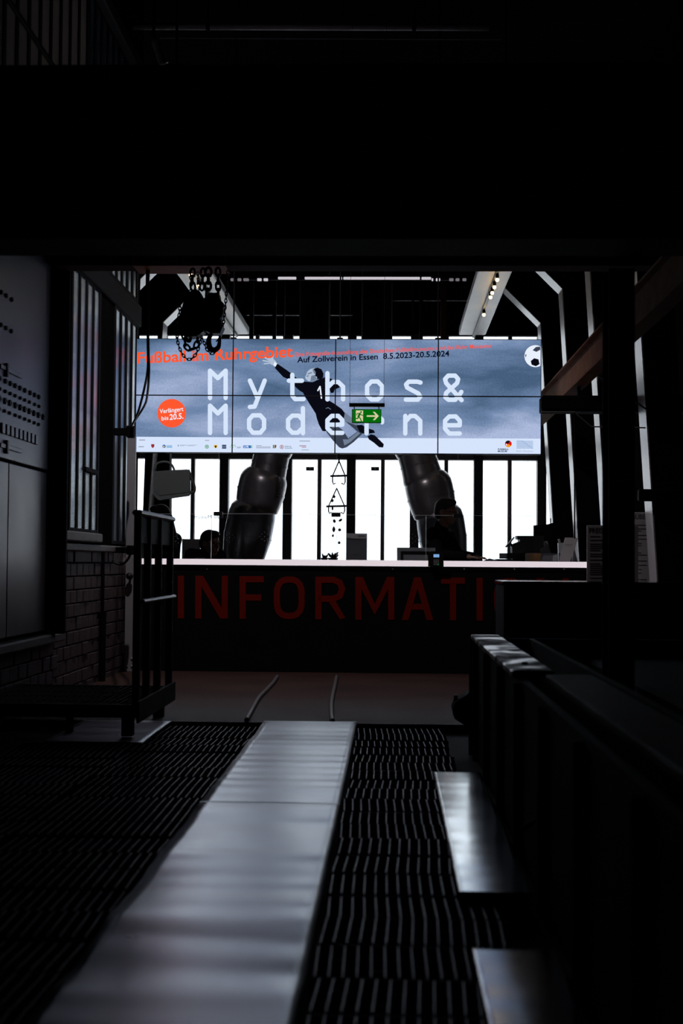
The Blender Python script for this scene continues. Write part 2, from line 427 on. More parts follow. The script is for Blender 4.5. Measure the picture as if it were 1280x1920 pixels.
for i in range(len(XP) - 1):
    wn += 1; a, b = XP[i] + 0.05, XP[i + 1] - 0.05; c = (XP[i] + XP[i + 1]) / 2
    o = struct('window_%d' % wn, MB().box(a, b, BACKY, BACKY + 0.05, WB, WB + 0.05).box(a, b, BACKY, BACKY + 0.05, T0, T0 + 0.04), MULL, 'bay %d of the bright window wall, counted from the left' % (i + 1))
    for (z0, z1) in ((WB + 0.05, WT), (T0 + 0.04, T1)):
        for (u0, u1) in ((a, c - 0.024), (c + 0.024, b)):
            link('pane', MB().box(u0, u1, BACKY + 0.02, BACKY + 0.03, z0, z1), GLZ, o)
        link('mullion', MB().bbox(c - 0.029, c + 0.029, BACKY - 0.04, BACKY + 0.08, z0, z1, 0.006), MULL2, o)
# =================================================================== FOREGROUND AND STRUCTURE THINGS
def steel_i_beam_x(name, label, x0, x1, Y, z0, z1, dep, m, rib=0.9, cat='beam'):
    t = thing(name, label, cat, ((x0 + x1) / 2, Y, z0))
    link('web', MB().box(x0, x1, Y + dep * 0.4, Y + dep * 0.6, z0 + 0.02, z1 - 0.02), m, t)
    link('bottom_flange', MB().bbox(x0, x1, Y, Y + dep, z0, z0 + 0.025, 0.004), m, t)
    link('top_flange', MB().bbox(x0, x1, Y, Y + dep, z1 - 0.025, z1, 0.004), m, t)
    x = x0 + rib
    while x < x1 - 0.2:
        link('stiffener', MB().box(x - 0.008, x + 0.008, Y + 0.01, Y + dep * 0.4, z0 + 0.025, z1 - 0.025), m, t); x += rib
    return t
za, zb = P(640, 480, 6.34).z, P(640, 119, 6.0).z
steel_i_beam_x('plate_girder', 'deep black plate girder spanning the whole view overhead', HALL_L, HALL_R, 6.0, za, zb, 0.34, BLACK)
# crane girder with orange trolley
YC = 10.4
zc0, zc1 = P(640, 509, YC + 0.22).z, P(640, 478, YC + .3).z + 0.12
t = steel_i_beam_x('crane_girder', 'brown overhead crane girder carrying the chain hoists', HALL_L + 0.1, HALL_R, YC, zc0, zc1, 0.22, BROWNP, 1.2)
xa, xb = P(250, 490, YC).x, P(424, 490, YC).x
link('trolley_frame', MB().bbox(xa, xb, YC - 0.05, YC - 0.005, P(330, 500, YC).z, zc1, 0.01), ORANGE, t)
link('trolley_plate', MB().bbox(xa, xb, YC - 0.05, YC + 0.25, zc0 - 0.014, zc0 - 0.002, 0.003), ORANGE, t)
for x in (xa + 0.12, xb - 0.12):
    link('trolley_wheel', MB().lathe((x, YC - 0.09, zc0 + 0.06), (0, 1, 0), [(0, 0.05), (0.03, 0.05), (0.035, 0.06), (0.05, 0.06)], 16), IRON, t)
# black column on the right
Yk = 6.6
x0, x1 = P(1141, 700, Yk).x, P(1190, 700, Yk).x
t = thing('steel_column', 'slim black steel column standing free at the right', 'column', ((x0 + x1) / 2, Yk + 0.1, lowz))
link('flange', MB().bbox(x0, x1, Yk, Yk + 0.012, lowz + 0.02, za + 0.0, 0.003), DARK, t)
link('flange', MB().bbox(x0, x1, Yk + 0.19, Yk + 0.202, lowz + 0.02, za, 0.003), DARK, t)
link('web', MB().box((x0 + x1) / 2 - 0.006, (x0 + x1) / 2 + 0.006, Yk + 0.012, Yk + 0.19, lowz + 0.02, za), DARK, t)
link('base_plate', MB().bbox(x0 - 0.05, x1 + 0.05, Yk - 0.05, Yk + 0.25, lowz, lowz + 0.02, 0.004), DARK, t)
# black column at the left wall
t = thing('steel_column', 'broad black steel column against the left wall beside the metal panel', 'column', (-2.49, 10.8, 0.53))
link('shaft', MB().bbox(HALL_L + 0.005, HALL_L + 0.17, 10.62, 10.68, 0.53, 3.49, 0.01).bbox(HALL_L + 0.005, HALL_L + 0.1, 10.68, 10.96, 0.53, 3.49, 0.01), BLACK, t)
link('foot_plate', MB().bbox(HALL_L + 0.005, HALL_L + 0.09, 10.56, 10.975, 0.53, 0.545, 0.003), BLACK, t)

# portal frames with cranked haunches
def portal(Y, label, thl=0.30):
    t = thing('portal_frame', label, 'frame', (-0.545, Y, 0.0), 'steel portal frames of the hall')
    xr = [(2.33, 0.0), (2.045, 4.38), (1.0, 5.42)]; th = 0.30; D = 0.36
    for sgn in (1, -1):
        th = 0.30 if sgn > 0 else thl
        f = lambda x: (x if sgn > 0 else -1.09 - x)
        def seg(nm, a, b, oa, ob, mm, d0, d1, tt):
            q = [Vector((f(a[0]), Y + d0, a[1])), Vector((f(b[0]), Y + d0, b[1])), Vector((f(ob[0]), Y + d0, ob[1])), Vector((f(oa[0]), Y + d0, oa[1]))]
            return link(nm, MB().prism(q, (0, d1 - d0, 0)), mm, t)
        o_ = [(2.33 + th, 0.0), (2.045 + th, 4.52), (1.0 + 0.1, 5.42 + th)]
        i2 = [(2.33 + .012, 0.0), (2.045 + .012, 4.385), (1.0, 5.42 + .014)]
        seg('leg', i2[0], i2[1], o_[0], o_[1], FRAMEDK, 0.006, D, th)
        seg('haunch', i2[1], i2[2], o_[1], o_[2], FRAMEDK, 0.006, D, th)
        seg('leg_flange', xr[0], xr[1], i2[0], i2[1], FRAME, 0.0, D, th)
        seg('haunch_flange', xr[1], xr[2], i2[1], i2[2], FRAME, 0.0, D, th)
    link('rafter', MB().box(-1.09 - 1.02, 1.02, Y + 0.006, Y + D, 5.43, 5.7), FRAMEDK, t)
    return t
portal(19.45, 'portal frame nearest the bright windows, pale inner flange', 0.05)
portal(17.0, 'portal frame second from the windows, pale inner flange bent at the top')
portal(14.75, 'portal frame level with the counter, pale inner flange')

# the nearest frame stands clear of the left wall: only its right leg
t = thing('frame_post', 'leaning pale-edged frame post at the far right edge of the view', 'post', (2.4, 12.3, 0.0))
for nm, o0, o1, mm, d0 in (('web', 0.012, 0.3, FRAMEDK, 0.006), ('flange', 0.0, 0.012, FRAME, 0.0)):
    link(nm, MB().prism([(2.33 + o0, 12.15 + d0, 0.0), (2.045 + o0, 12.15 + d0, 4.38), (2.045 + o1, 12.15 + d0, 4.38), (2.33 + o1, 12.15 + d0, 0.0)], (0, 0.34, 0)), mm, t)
link('clamp', MB().bbox(2.1, 2.5, 12.05, 12.14, 1.62, 1.72, 0.01), BLACK, t)

# crane runway beam along the hall, right
xi = 1.62
t = thing('runway_beam', 'rusty brown runway beam running along the hall above the right side', 'beam', (xi, 11, 2.75))
zt, zb_ = P(1057, 682, 13.2).z, P(1057, 738, 13.2).z
link('web', MB().box(xi + 0.05, xi + 0.07, 6.36, 16.4, zb_ + 0.01, zt - 0.01), RUST, t)
link('top_flange', MB().bbox(xi, xi + 0.12, 6.36, 16.4, zt - 0.018, zt, 0.003), RUST, t)
link('bottom_flange', MB().bbox(xi, xi + 0.12, 6.36, 16.4, zb_, zb_ + 0.018, 0.003), RUST, t)
a, b = P(1016, 741, 12.6), P(1082, 771, 12.6)
t = thing('cross_beam', 'short black cross beam under the end of the rusty runway beam', 'beam', ((a.x + b.x) / 2 + 0.5, 12.7, b.z))
link('beam', MB().bbox(a.x, HALL_R, 12.6, 12.85, b.z, a.z, 0.01), BLACK, t)
link('cover_plate', MB().bbox(a.x - 0.01, HALL_R, 12.58, 12.6, b.z + 0.02, a.z - 0.02, 0.004), BLACK, t)
link('hanger', MB().box(xi + 0.045, xi + 0.075, 12.68, 12.74, a.z - 0.005, zb_ + 0.005), BLACK, t)
# bent grey handrail below it
t = thing('bent_handrail', 'thin grey handrail with a stepped bend right of the screen', 'handrail', P(1075, 790, 11.9))
pts = [P(1014, 773, 11.9), P(1077, 773, 11.9), P(1084, 779, 11.9), P(1109, 800, 11.9), P(1150, 801, 11.9), P(1210, 802, 11.9)]
link('rail', MB().tube(pts, 0.006, 8), LIGHTGREY, t)  # thin tube stands in for the lit edge line of a dark structure
link('upright', MB().tube([P(1077, 773, 11.9), P(1077, 1010, 11.9)], 0.006, 8), DARK, t)
pts = [P(1112, 672, 12.0), P(1112, 692, 12.0), P(1117, 702, 12.0), P(1140, 718, 12.0), P(1215, 770, 12.0)]
tag(link('pipe_brace', MB().tube(pts, 0.008, 8), LIGHTGREY), 'thin bent grey pipe brace hanging behind the slim column', 'pipe')

# =================================================================== CEILING PIPES, TOP OF PICTURE
Y = 14.0
t = thing('ceiling_pipe', 'long pale pipe under the dark ceiling at the very top', 'pipe', P(580, 51, Y))
link('pipe', MB().tube([P(247, 49, Y), P(917, 51, Y)], 0.036, 14), mat('white_pipe_paint', (0.9, 0.86, 0.92), 0.5, 0, 0.05, 3), t, True)
for p in (390, 776):
    c = P(p, 50, Y); link('clip', MB().lathe(c - Vector((0.02, 0, 0)), (1, 0, 0), [(0, 0.042), (0.04, 0.042)], 14).box(c.x - 0.01, c.x + 0.01, c.y - 0.01, c.y + 0.01, c.z, CEILZ), DARK, t)
tag(link('ceiling_conduit', MB().tube([P(300, 71, 13.8), P(940, 74, 13.8)], 0.008, 8), LIGHTGREY), 'thin conduit just below the pale ceiling pipe', 'pipe')
YL = 11.4
t = thing('spotlight', 'small pale cylindrical spotlight below the ceiling pipe', 'spotlight', P(290, 70, YL))
a, b = P(291, 74, YL), P(307, 120, YL + 0.05)
u_ = (b - a).normalized(); k_ = (b - a).length
link('housing', MB().lathe(a, u_, [(0, 0.025), (0.01, 0.038), (k_ * .45, 0.038), (k_ * .47, 0.034), (k_ * .5, 0.040), (k_, 0.040), (k_, 0.034), (k_ - 0.03, 0.03)], 18), LIGHTGREY, t, False)
link('bracket', MB().tube([a, P(288, 66, YL), Vector((P(288, 58, YL).x, YL, CEILZ))], 0.012, 8), DARK, t)
ld = bpy.data.lights.new('spotlight_lamp', 'SPOT'); ld.energy = 170; ld.color = (1.0, 0.90, 0.92); ld.spot_size = math.radians(105); ld.spot_blend = 0.9; ld.shadow_soft_size = 0.03
lo = bpy.data.objects.new('lamp', ld); COL.objects.link(lo); lo.parent = t
lp = b + u_ * 0.02; lo.location = lp - WLOC[t.name]
lo.rotation_euler = (Vector((-0.3, 13.9, 0.4)) - lp).to_track_quat('-Z', 'Y').to_euler()

# =================================================================== LEFT SIDE THINGS
t = thing('control_panel', 'tall bare sheet-metal control panel with rows of holes on the left wall', 'panel', (HALL_L + 0.05, 9.6, 0.55))
yA, yB = 8.7, 10.5
def WL(px, py, X=HALL_L + 0.06):
    r = ray(px, py); return EYE + r * ((X - EYE.x) / r.x)
def box_wl(px0, px1, py, h, d=0.012):
    a = WL(px0, py); b = WL(px1, py); z = WL((px0 + px1) / 2, py).z
    return MB().bbox(HALL_L + 0.055, HALL_L + 0.055 + d, a.y, b.y, z - h / 2, z + h / 2, 0.003)
zsplit = WL(20, 866).z
link('face_plate', MB().bbox(HALL_L + 0.005, HALL_L + 0.055, yA, yB, zsplit + 0.01, 3.4, 0.006), SHEET, t)
ym = WL(19, 900).y
link('door', MB().bbox(HALL_L + 0.005, HALL_L + 0.05, yA, ym - 0.008, 0.56, zsplit - 0.006, 0.006), SHEET, t)
link('door', MB().bbox(HALL_L + 0.005, HALL_L + 0.05, ym + 0.008, yB, 0.56, zsplit - 0.006, 0.006), SHEET, t)
hole = None
for zz, n, r in ((WL(20, 719).z, 9, 0.018), (WL(20, 738).z, 9, 0.013), (WL(20, 756).z, 10, 0.022), (WL(20, 775).z, 9, 0.013), (WL(20, 620).z, 3, 0.016), (WL(20, 560).z, 3, 0.016)):
    for k in range(n):
        yy = 9.15 + k * 0.13 + random.uniform(-0.01, 0.01)
        link('socket', MB().lathe((HALL_L + 0.056, yy, zz), (1, 0, 0), [(0, r), (0.012, r), (0.012, r * 0.6), (0.003, r * 0.6)], 10), BLKP, t)
for k in range(9):
    link('indicator', MB().bbox(HALL_L + 0.055, HALL_L + 0.068, 9.2 + k * 0.11, 9.27 + k * 0.11, WL(20, 808).z - 0.035, WL(20, 808).z + 0.035, 0.004), LIGHTGREY, t)
for py in (694, 838):
    link('name_strip', box_wl(0, 40, py + 2, 0.03), LIGHTGREY, t)
    link('latch', box_wl(10, 13, py, 0.09, 0.02), BLKP, t)
# brackets and lever arms at the far end of the left wall
def arm(px0, px1, py, h, Y, label):
    a, b = P(px0, py, Y), P(px1, py, Y)
    t = thing('wall_arm', label, 'bracket', (a.x, Y, a.z))
    link('bar', MB().bbox(HALL_L + 0.0, b.x - 0.05, Y, Y + 0.06, a.z - h / 2, a.z + h / 2, 0.006), BLACK, t)
    link('head', MB().bbox(b.x - 0.07, b.x, Y - 0.02, Y + 0.08, a.z - h * 0.8, a.z + h * 0.8, 0.008), BLACK, t); return t
arm(195, 251, 809, 0.07, 13.3, 'upper black bracket arm standing off the ribbed window')
t = arm(200, 251, 1031, 0.055, 13.3, 'lower black bracket arm with a cable loop by the sill')
link('cable_loop', MB().tube(smooth_path([P(203, 1040, 13.3), P(210, 1052, 13.3), P(228, 1058, 13.3), P(240, 1048, 13.3), P(245, 1036, 13.3)]), 0.012, 8), RUBBER, t)
# steel door standing open at the end of the wall
Y = 13.85
x0, x1 = P(236, 1000, Y).x, P(252, 1000, Y).x
t = thing('steel_door', 'narrow grey steel door edge with knob at the end of the brick wall', 'door', ((x0 + x1) / 2, Y, 0.0))
leaf = link('leaf', MB().bbox(x0, x1, Y, Y + 0.045, 0.0, 2.3, 0.004), LIGHTGREY, t)
link('knob', MB().lathe(P(245, 1080, Y), (0, -1, 0), [(-0.005, 0.03), (0.02, 0.012), (0.05, 0.012), (0.055, 0.03), (0.08, 0.034), (0.1, 0.02), (0.105, 0.0)], 14), BLKP, t, True)
for i in range(4):
    for j in range(2):
        link('rivet', MB().ball(P(238 + j * 9, 1235 + i * 14, Y), 0.012, 8, 5), LIGHTGREY, t)
t = thing('conduit_pipe', 'dark vertical conduit pipe running down the brick plinth', 'pipe', (HALL_L + 0.03, 12.7, 0.0))
link('pipe', MB().tube([(HALL_L + 0.03, 12.72, 0.0), (HALL_L + 0.03, 12.72, 1.16)], 0.016, 8), BLACK, t)
link('sleeve', MB().tube([(HALL_L + 0.035, 12.72, 0.0), (HALL_L + 0.035, 12.72, 0.62)], 0.03, 10), BLACK, t)
# two cables looping down
def cable(pts, r, label):
    tag(link('hanging_cable', MB().tube(smooth_path(pts), r, 7), RUBBER, None, True), label, 'cable')
Y = 10.52
cable([P(276, 500, Y), P(275, 560, Y), P(277, 640, Y), P(277, 690, Y), P(270, 730, 11.2), P(258, 775, 11.9), P(246, 800, 13.27)], 0.010, 'left black cable of the pair crossing the screen edge')
cable([P(279, 500, Y), P(277, 560, Y), P(278, 650, Y), P(279, 700, Y), P(276, 740, 11.2), P(270, 762, 12.2), P(248, 796, 13.27)], 0.010, 'right black cable of the pair crossing the screen edge')

# raised grating platform with railing
X0, X1, Y0, Y1, Z0, Z1 = HALL_L + 0.02, -1.5, 8.6, 9.95, 0.13, 0.21
t = thing('step_platform', 'low black grating platform with upright railing at the left', 'platform', ((X0 + X1) / 2, (Y0 + Y1) / 2, lowz))
link('edge_frame', MB().box(X0, X1, Y0, Y0 + 0.03, Z0, Z1).box(X0, X1, Y1 - 0.03, Y1, Z0, Z1).box(X0, X0 + 0.03, Y0, Y1, Z0, Z1).box(X1 - 0.03, X1, Y0, Y1, Z0, Z1), DARK, t)
mb = MB()
k = 0
while X0 + 0.05 + k * 0.04 < X1 - 0.03:
    x = X0 + 0.05 + k * 0.04; mb.box(x, x + 0.006, Y0 + 0.03, Y1 - 0.03, Z0 + 0.03, Z1 - 0.002); k += 1
for y in (8.9, 9.2, 9.5, 9.8): mb.box(X0 + 0.03, X1 - 0.03, y, y + 0.006, Z0 + 0.03, Z1 - 0.008)
tag(link('grating', mb, GRATE, t), kind='stuff')
for (x, y) in ((X0 + 0.06, Y0 + 0.06), (X1 - 0.09, Y0 + 0.06), (X0 + 0.06, Y1 - 0.12), (X1 - 0.09, Y1 - 0.12)):
    fz = (0.012 if x > -2 else lowz) if y < 9.5 else 0.0
    link('leg', MB().bbox(x - 0.035, x + 0.035, y, y + 0.07, fz, Z0, 0.004), DARK, t)
link('leg', MB().bbox(-2.02, -1.98, Y0 + 0.3, Y0 + 0.35, lowz, Z0, 0.004), DARK, t)
rz = P(265, 956, 8.6).z
xr = X1 - 0.03
RY = [8.62, 8.98, 9.40, 9.90]
for y in RY:
    link('baluster', MB().bbox(xr - 0.022, xr + 0.022, y - 0.02, y + 0.025, Z1 - 0.02, rz - 0.01, 0.004), DARK, t)
link('top_rail', MB().bbox(xr - 0.03, xr + 0.03, RY[0] - 0.05, RY[-1] + 0.05, rz - 0.035, rz, 0.012), mat('worn_rail_steel', (0.22, 0.22, 0.25), 0.42, 0.8, 0.3, 8), t)
link('guard_plate', MB().box(xr - 0.006, xr + 0.006, RY[0], RY[-1], rz - 0.2, rz - 0.03), DARK, t)
zm = P(270, 1127, 8.7).z
link('middle_rail', MB().tube([(xr + 0.035, RY[0], zm), (xr + 0.035, RY[-1], zm)], 0.014, 8), MATS['worn_rail_steel'], t)
link('toe_plate', MB().bbox(X1 - 0.005, X1 + 0.012, Y0 - 0.1, Y1, Z0 - 0.02, Z1 + 0.03, 0.003), DARK, t)

# =================================================================== FLOOR PLATES AND GRATINGS
def wavy_plate(name, label, x0, x1, y0, y1, z, m, amp, seed, group=None, nx=14):
    rnd = random.Random(seed); ny = max(8, int((y1 - y0) / 0.022))
    modes = [(rnd.uniform(3, 9), rnd.uniform(0, 6.28), rnd.uniform(-1.2, 1.2), rnd.uniform(.5, 1.0) * 1.0) for _ in range(4)] + \
            [(rnd.uniform(14, 34), rnd.uniform(0, 6.28), rnd.uniform(-2.0, 2.0), rnd.uniform(.12, .26)) for _ in range(6)]
    dents = [(rnd.uniform(x0, x1), rnd.uniform(y0, y1), rnd.uniform(0.18, 0.5), rnd.uniform(0.06, .13), rnd.uniform(-0.9, 0.9)) for _ in range(int((y1 - y0) * 4))]
    vs = []
    for j in range(ny + 1):
        y = y0 + (y1 - y0) * j / ny
        for i in range(nx + 1):
            x = x0 + (x1 - x0) * i / nx
            h = sum(a * math.sin(k * y + p + q * x) for k, p, q, a in modes) * amp
            edge = abs((x - (x0 + x1) / 2) / ((x1 - x0) / 2))
            h *= 0.55 + 0.75 * edge ** 2
            for dx, dy, rx, ry, a in dents:
                if abs(y - dy) < 3 * ry: h += a * amp * math.exp(-((x - dx) / rx) ** 2 - ((y - dy) / ry) ** 2)
            vs.append(Vector((x, y, z + h)))
    n = len(vs); bot = [Vector((v.x, v.y, v.z - 0.006)) for v in vs]
    fs = []
    W = nx + 1
    for j in range(ny):
        for i in range(nx):
            a = j * W + i; fs.append((a, a + 1, a + W + 1, a + W)); fs.append((n + a, n + a + W, n + a + W + 1, n + a + 1))
    for i in range(nx):
        a = i; fs.append((a, n + a, n + a + 1, a + 1)); a = ny * W + i; fs.append((a, a + 1, n + a + 1, n + a))
    for j in range(ny):
        a = j * W; fs.append((a, a + W, n + a + W, n + a)); a = j * W + nx; fs.append((a, n + a, n + a + W, a + W))
    t = thing(name, label, 'floor plate', ((x0 + x1) / 2, (y0 + y1) / 2, lowz), group)
    link('sheet', MB().add(vs + bot, fs), m, t, True)
    if z < 0.02: link('support_frame', MB().box(x0 + 0.01, x0 + 0.05, y0 + 0.02, y1 - 0.02, lowz, z - 0.012).box(x1 - 0.05, x1 - 0.01, y0 + 0.02, y1 - 0.02, lowz, z - 0.012), GRATE, t)
    return t
PXL, PXR = -0.83, -0.21
g = 'steel walkway plates down the middle'
wavy_plate('walkway_plate', 'far dented steel walkway plate ending at the red-brown floor', PXL, PXR, 6.35, 9.6, 0.012, PLATE, 0.0017, 3, g)
wavy_plate('walkway_plate', 'middle dented steel walkway plate between two joints', PXL, PXR, 3.05, 6.342, 0.012, PLATE, 0.0026, 5, g)
wavy_plate('walkway_plate', 'nearest dented steel walkway plate at the bottom edge', PXL, PXR, 0.3, 3.042, 0.012, PLATE, 0.0026, 8, g)
wavy_plate('side_plate', 'smooth bright steel plate right of the grating, below the machine', 0.232, 0.47, 4.63, 7.29, 0.022, PLATE2, 0.0006, 11)
wavy_plate('side_plate', 'dull steel plate at the lower right corner', 0.235, 0.47, 1.5, 3.97, 0.022, PLATE2, 0.0006, 12)
wavy_plate('side_plate', 'pale steel plate behind the platform legs', -2.05, -1.46, 8.45, 9.6, 0.004, mat('dull_pale_plate', (0.75, 0.76, 0.80), 0.42, 0.7, 0.15, 3), 0.001, 13)

def grating_mesh(wid, ln, seed):
    rnd = random.Random(seed); mb = MB(); x = 0.012
    while x < wid - 0.006:
        mb.box(x - 0.0018, x + 0.0018, 0.016, ln - 0.016, -0.003, 0.0); x += 0.0372
    top = mb
    cr = MB(); x = 0.012
    while x < wid - 0.006:
        cr.box(x - 0.0019, x + 0.0019, 0.004, ln - 0.004, -0.045, -0.003); x += 0.0372
    for y in (0.0, ln - 0.006): cr.box(0, wid, y, y + 0.006, -0.05, -0.004)
    for y in (ln * 0.33, ln * 0.66): cr.box(0, wid, y, y + 0.004, -0.05, -0.012)
    return top, cr
def walkway(label, x0, wid, y0, y1, seed):
    rnd = random.Random(seed)
    t = thing('grating_walkway', label, 'grating', (x0 + wid / 2, y0, lowz))
    ln = 0.31; b, c = grating_mesh(wid, ln, 1)
    pb = pc = None; y = y0; base = WLOC[t.name]
    while y < y1:
        rx, rz_ = rnd.uniform(-0.02, 0.02), rnd.uniform(-0.032, 0.032)
        if pb is None:
            sh = Vector((base.x, base.y, base.z))
            bb = MB().add([v + sh for v in b.v], b.f); cc = MB().add([v + sh for v in c.v], c.f)
            pc = link('grating_panel', cc, GRATE, t); pb = link('worn_bar_tops', bb, BARM, pc)
            o = pc
        else:
            o = pc.copy(); COL.objects.link(o); o.parent = t
            q = pb.copy(); COL.objects.link(q); q.parent = o
        dz = rnd.uniform(-0.004, 0.004)
        o.location = (x0 - base.x + rnd.uniform(-0.008, 0.008), y - base.y, 0.0 - base.z + dz); o.rotation_euler = (rx, 0, rz_)
        y += ln
walkway('segmented bar grating right of the steel walkway', PXR + 0.012, 0.56, 2.2, 9.28, 21)
walkway('segmented bar grating left of the steel walkway', PXL - 0.64, 0.625, 2.2, 9.28, 22)
walkway('segmented bar grating in the dark at the far left', PXL - 1.32, 0.66, 2.2, 8.2, 23)
# cables / strips on the red floor
def floor_cable(pts, label):
    q = []
    for px, py in pts:
        r = ray(px, py); q.append(EYE + r * ((0.012 - EYE.z) / r.z))
    q = smooth_path(q); mb = MB(); n = len(q)
    mb.tube(q, 0.017, 8)
    tag(link('floor_cable', mb, HOSE, None, True), label, 'cable')
floor_cable([(462, 1350), (470, 1335), (484, 1310), (497, 1296), (512, 1280), (520, 1268)], 'left grey cable lying across the red-brown floor')
floor_cable([(623, 1352), (621, 1335), (622, 1312), (627, 1288), (631, 1268)], 'right grey cable lying across the red-brown floor')

# =================================================================== RIGHT MACHINE
t = thing('trough_machine', 'long black steel trough machine with worn flat top flanges', 'machine', (0.9, 6, lowz))
ze = P(900, 1190, 8.6).z
def worn_mat():
    m = mat('worn_flange_steel', (0.30, 0.27, 0.27), 0.38, 0.85, 0.4, 9); t_, n_, l_ = nodes_of(m); b_ = n_['Principled BSDF']
    tc = n_.new('ShaderNodeTexCoord'); mp = n_.new('ShaderNodeMapping'); mp.inputs['Scale'].default_value = (3, 2.2, 3); l_.new(tc.outputs['Object'], mp.inputs[0])
    nz = n_.new('ShaderNodeTexNoise'); nz.inputs['Scale'].default_value = 2.2; nz.inputs['Detail'].default_value = 5; l_.new(mp.outputs[0], nz.inputs['Vector'])
    cr = n_.new('ShaderNodeValToRGB'); e = cr.color_ramp.elements; e[0].position = 0.42; e[0].color = (0.02, 0.015, 0.014, 1); e[1].position = 0.62; e[1].color = (0.62, 0.57, 0.57, 1)
    l_.new(nz.outputs['Fac'], cr.inputs[0]); l_.new(cr.outputs[0], b_.inputs['Base Color'])
    mr = n_.new('ShaderNodeMapRange'); mr.inputs[1].default_value = 0.4; mr.inputs[2].default_value = 0.62; mr.inputs[3].default_value = 0.75; mr.inputs[4].default_value = 0.3
    l_.new(nz.outputs['Fac'], mr.inputs[0]); l_.new(mr.outputs[0], b_.inputs['Roughness']); return m
WORN = worn_mat()
link('side_wall', MB().box(0.52, 0.55, 2.5, 8.6, lowz, ze - 0.03), BLACK, t)
link('end_wall', MB().box(0.484, 1.9, 8.56, 8.6, lowz, ze - 0.02), BLACK, t)
link('inner_wall', MB().box(0.84, 0.87, 2.5, 8.56, lowz, ze - 0.02), BLACK, t)
link('bed', MB().box(0.55, 0.84, 2.5, 8.56, 0.2, 0.23), BLACK, t)
link('top_flange', MB().bbox(0.495, 0.665, 5.75, 8.62, ze - 0.03, ze, 0.006), WORN, t)
link('top_flange', MB().bbox(0.615, 0.80, 2.5, 5.62, ze - 0.035, ze - 0.005, 0.006), mat('grimy_flange', (0.05, 0.03, 0.026), 0.72, 0.2, 0.6, 3.5, 0.15, 0.2, 14, 0.15), t)
link('outer_housing', MB().bbox(1.16, 2.0, 2.5, 8.5, lowz, ze - 0.12, 0.02), BLACK, t)
link('end_wall_brace', MB().box(0.87, 1.16, 8.4, 8.44, lowz, ze - 0.2), BLACK, t)
for k in range(7):
    y = 2.9 + k * 0.9; link('rib', MB().box(0.49, 0.52, y, y + 0.03, lowz, ze - 0.04), BLACK, t)
link('bolt', MB().lathe((0.58, 6.1, ze), (0, 0, 1), [(0, 0.012), (0.01, 0.012)], 6), IRON, t)
c = P(872, 1328, 8.75)
hb = link('bearing_housing', MB().prism([P(x, y, 8.66) for x, y in ((848, 1330), (852, 1318), (884, 1296), (930, 1290), (930, 1372), (884, 1368), (852, 1348))], (0, 0.2, 0)), BLACK, t)
link('stud', MB().tube([P(854, 1320, 8.75), P(854, 1303, 8.75)], 0.012, 8), IRON, hb)
link('stud', MB().tube([P(878, 1306, 8.75), P(878, 1298, 8.75)], 0.012, 8), IRON, hb)
for (a, b) in (((972, 1557), (1075, 1500)), ((1150, 1812), (1240, 1760))):
    link('brace_rod', MB().tube([P(*a, 5.0), P(*b, 5.3)], 0.01, 8), WORN, t)
# dark cabinet behind it
Y = 10.2
a = P(942, 1090, Y)
t = thing('low_cabinet', 'wide low black cabinet with a glossy top before the counter', 'cabinet', (a.x + 0.8, Y + 0.4, 0))
link('body', MB().box(a.x + 0.01, 2.4, Y + 0.01, Y + 0.78, 0.0, a.z - 0.03), BLACK, t)
link('top', MB().bbox(a.x, 2.42, Y, Y + 0.8, a.z - 0.03, a.z, 0.006), mat('glossy_black_top', (0.02, 0.02, 0.022), 0.12, 0, 0.2, 5, 0.8), t)
for k in range(3):
    x = a.x + 0.03 + k * 0.52; link('door', MB().bbox(x, x + 0.5, Y - 0.008, Y + 0.01, 0.08, a.z - 0.05, 0.004), BLACK, t)
# price boards
def price(px0, px1, py, Y, label, slope):
    a, b = P(px0, py, Y), P(px1, py, Y); zb2 = 0.55
    t = thing('price_board', label, 'sign', ((a.x + b.x) / 2, Y + 0.05, 0))
    link('sheet', MB().bbox(a.x, b.x, Y, Y + 0.012, zb2, a.z, 0.002), WHITE, t)
    s = S(Y) / 222.0
    link('heading', text_mb('PREISÜBERSICHT', px0 + 4 * s, py + 14 * s, 82 * s, 9.5 * s, Y - 0.001, 0, 0.012), GREYTXT, t)
    mb = MB(); yy = py + 20
    rnd = random.Random(int(px0))
    while yy < 1100:
        L = rnd.choice((20, 26, 34, 44)); mb.add(*[(q.v, q.f) for q in [poly_px([(px0 + 5, yy), (px0 + 5 + L, yy), (px0 + 5 + L, yy + 1.6), (px0 + 5, yy + 1.6)], Y - 0.001)]][0]); yy += rnd.choice((4, 4, 7))
    link('print_lines', mb, GREYTXT, t)
    link('stand', MB().box((a.x + b.x) / 2 - 0.015, (a.x + b.x) / 2 + 0.015, Y + 0.012, Y + 0.04, 0.02, a.z - 0.1).box(a.x, b.x, Y - 0.1, Y + 0.15, 0, 0.02), BLKP, t)
price(1100, 1196, 985, 12.0, 'price list board left of the slim column, heading partly hidden', 0)
price(1163, 1240, 960, 12.7, 'price list board right of the slim column, behind the leaning post', 0)

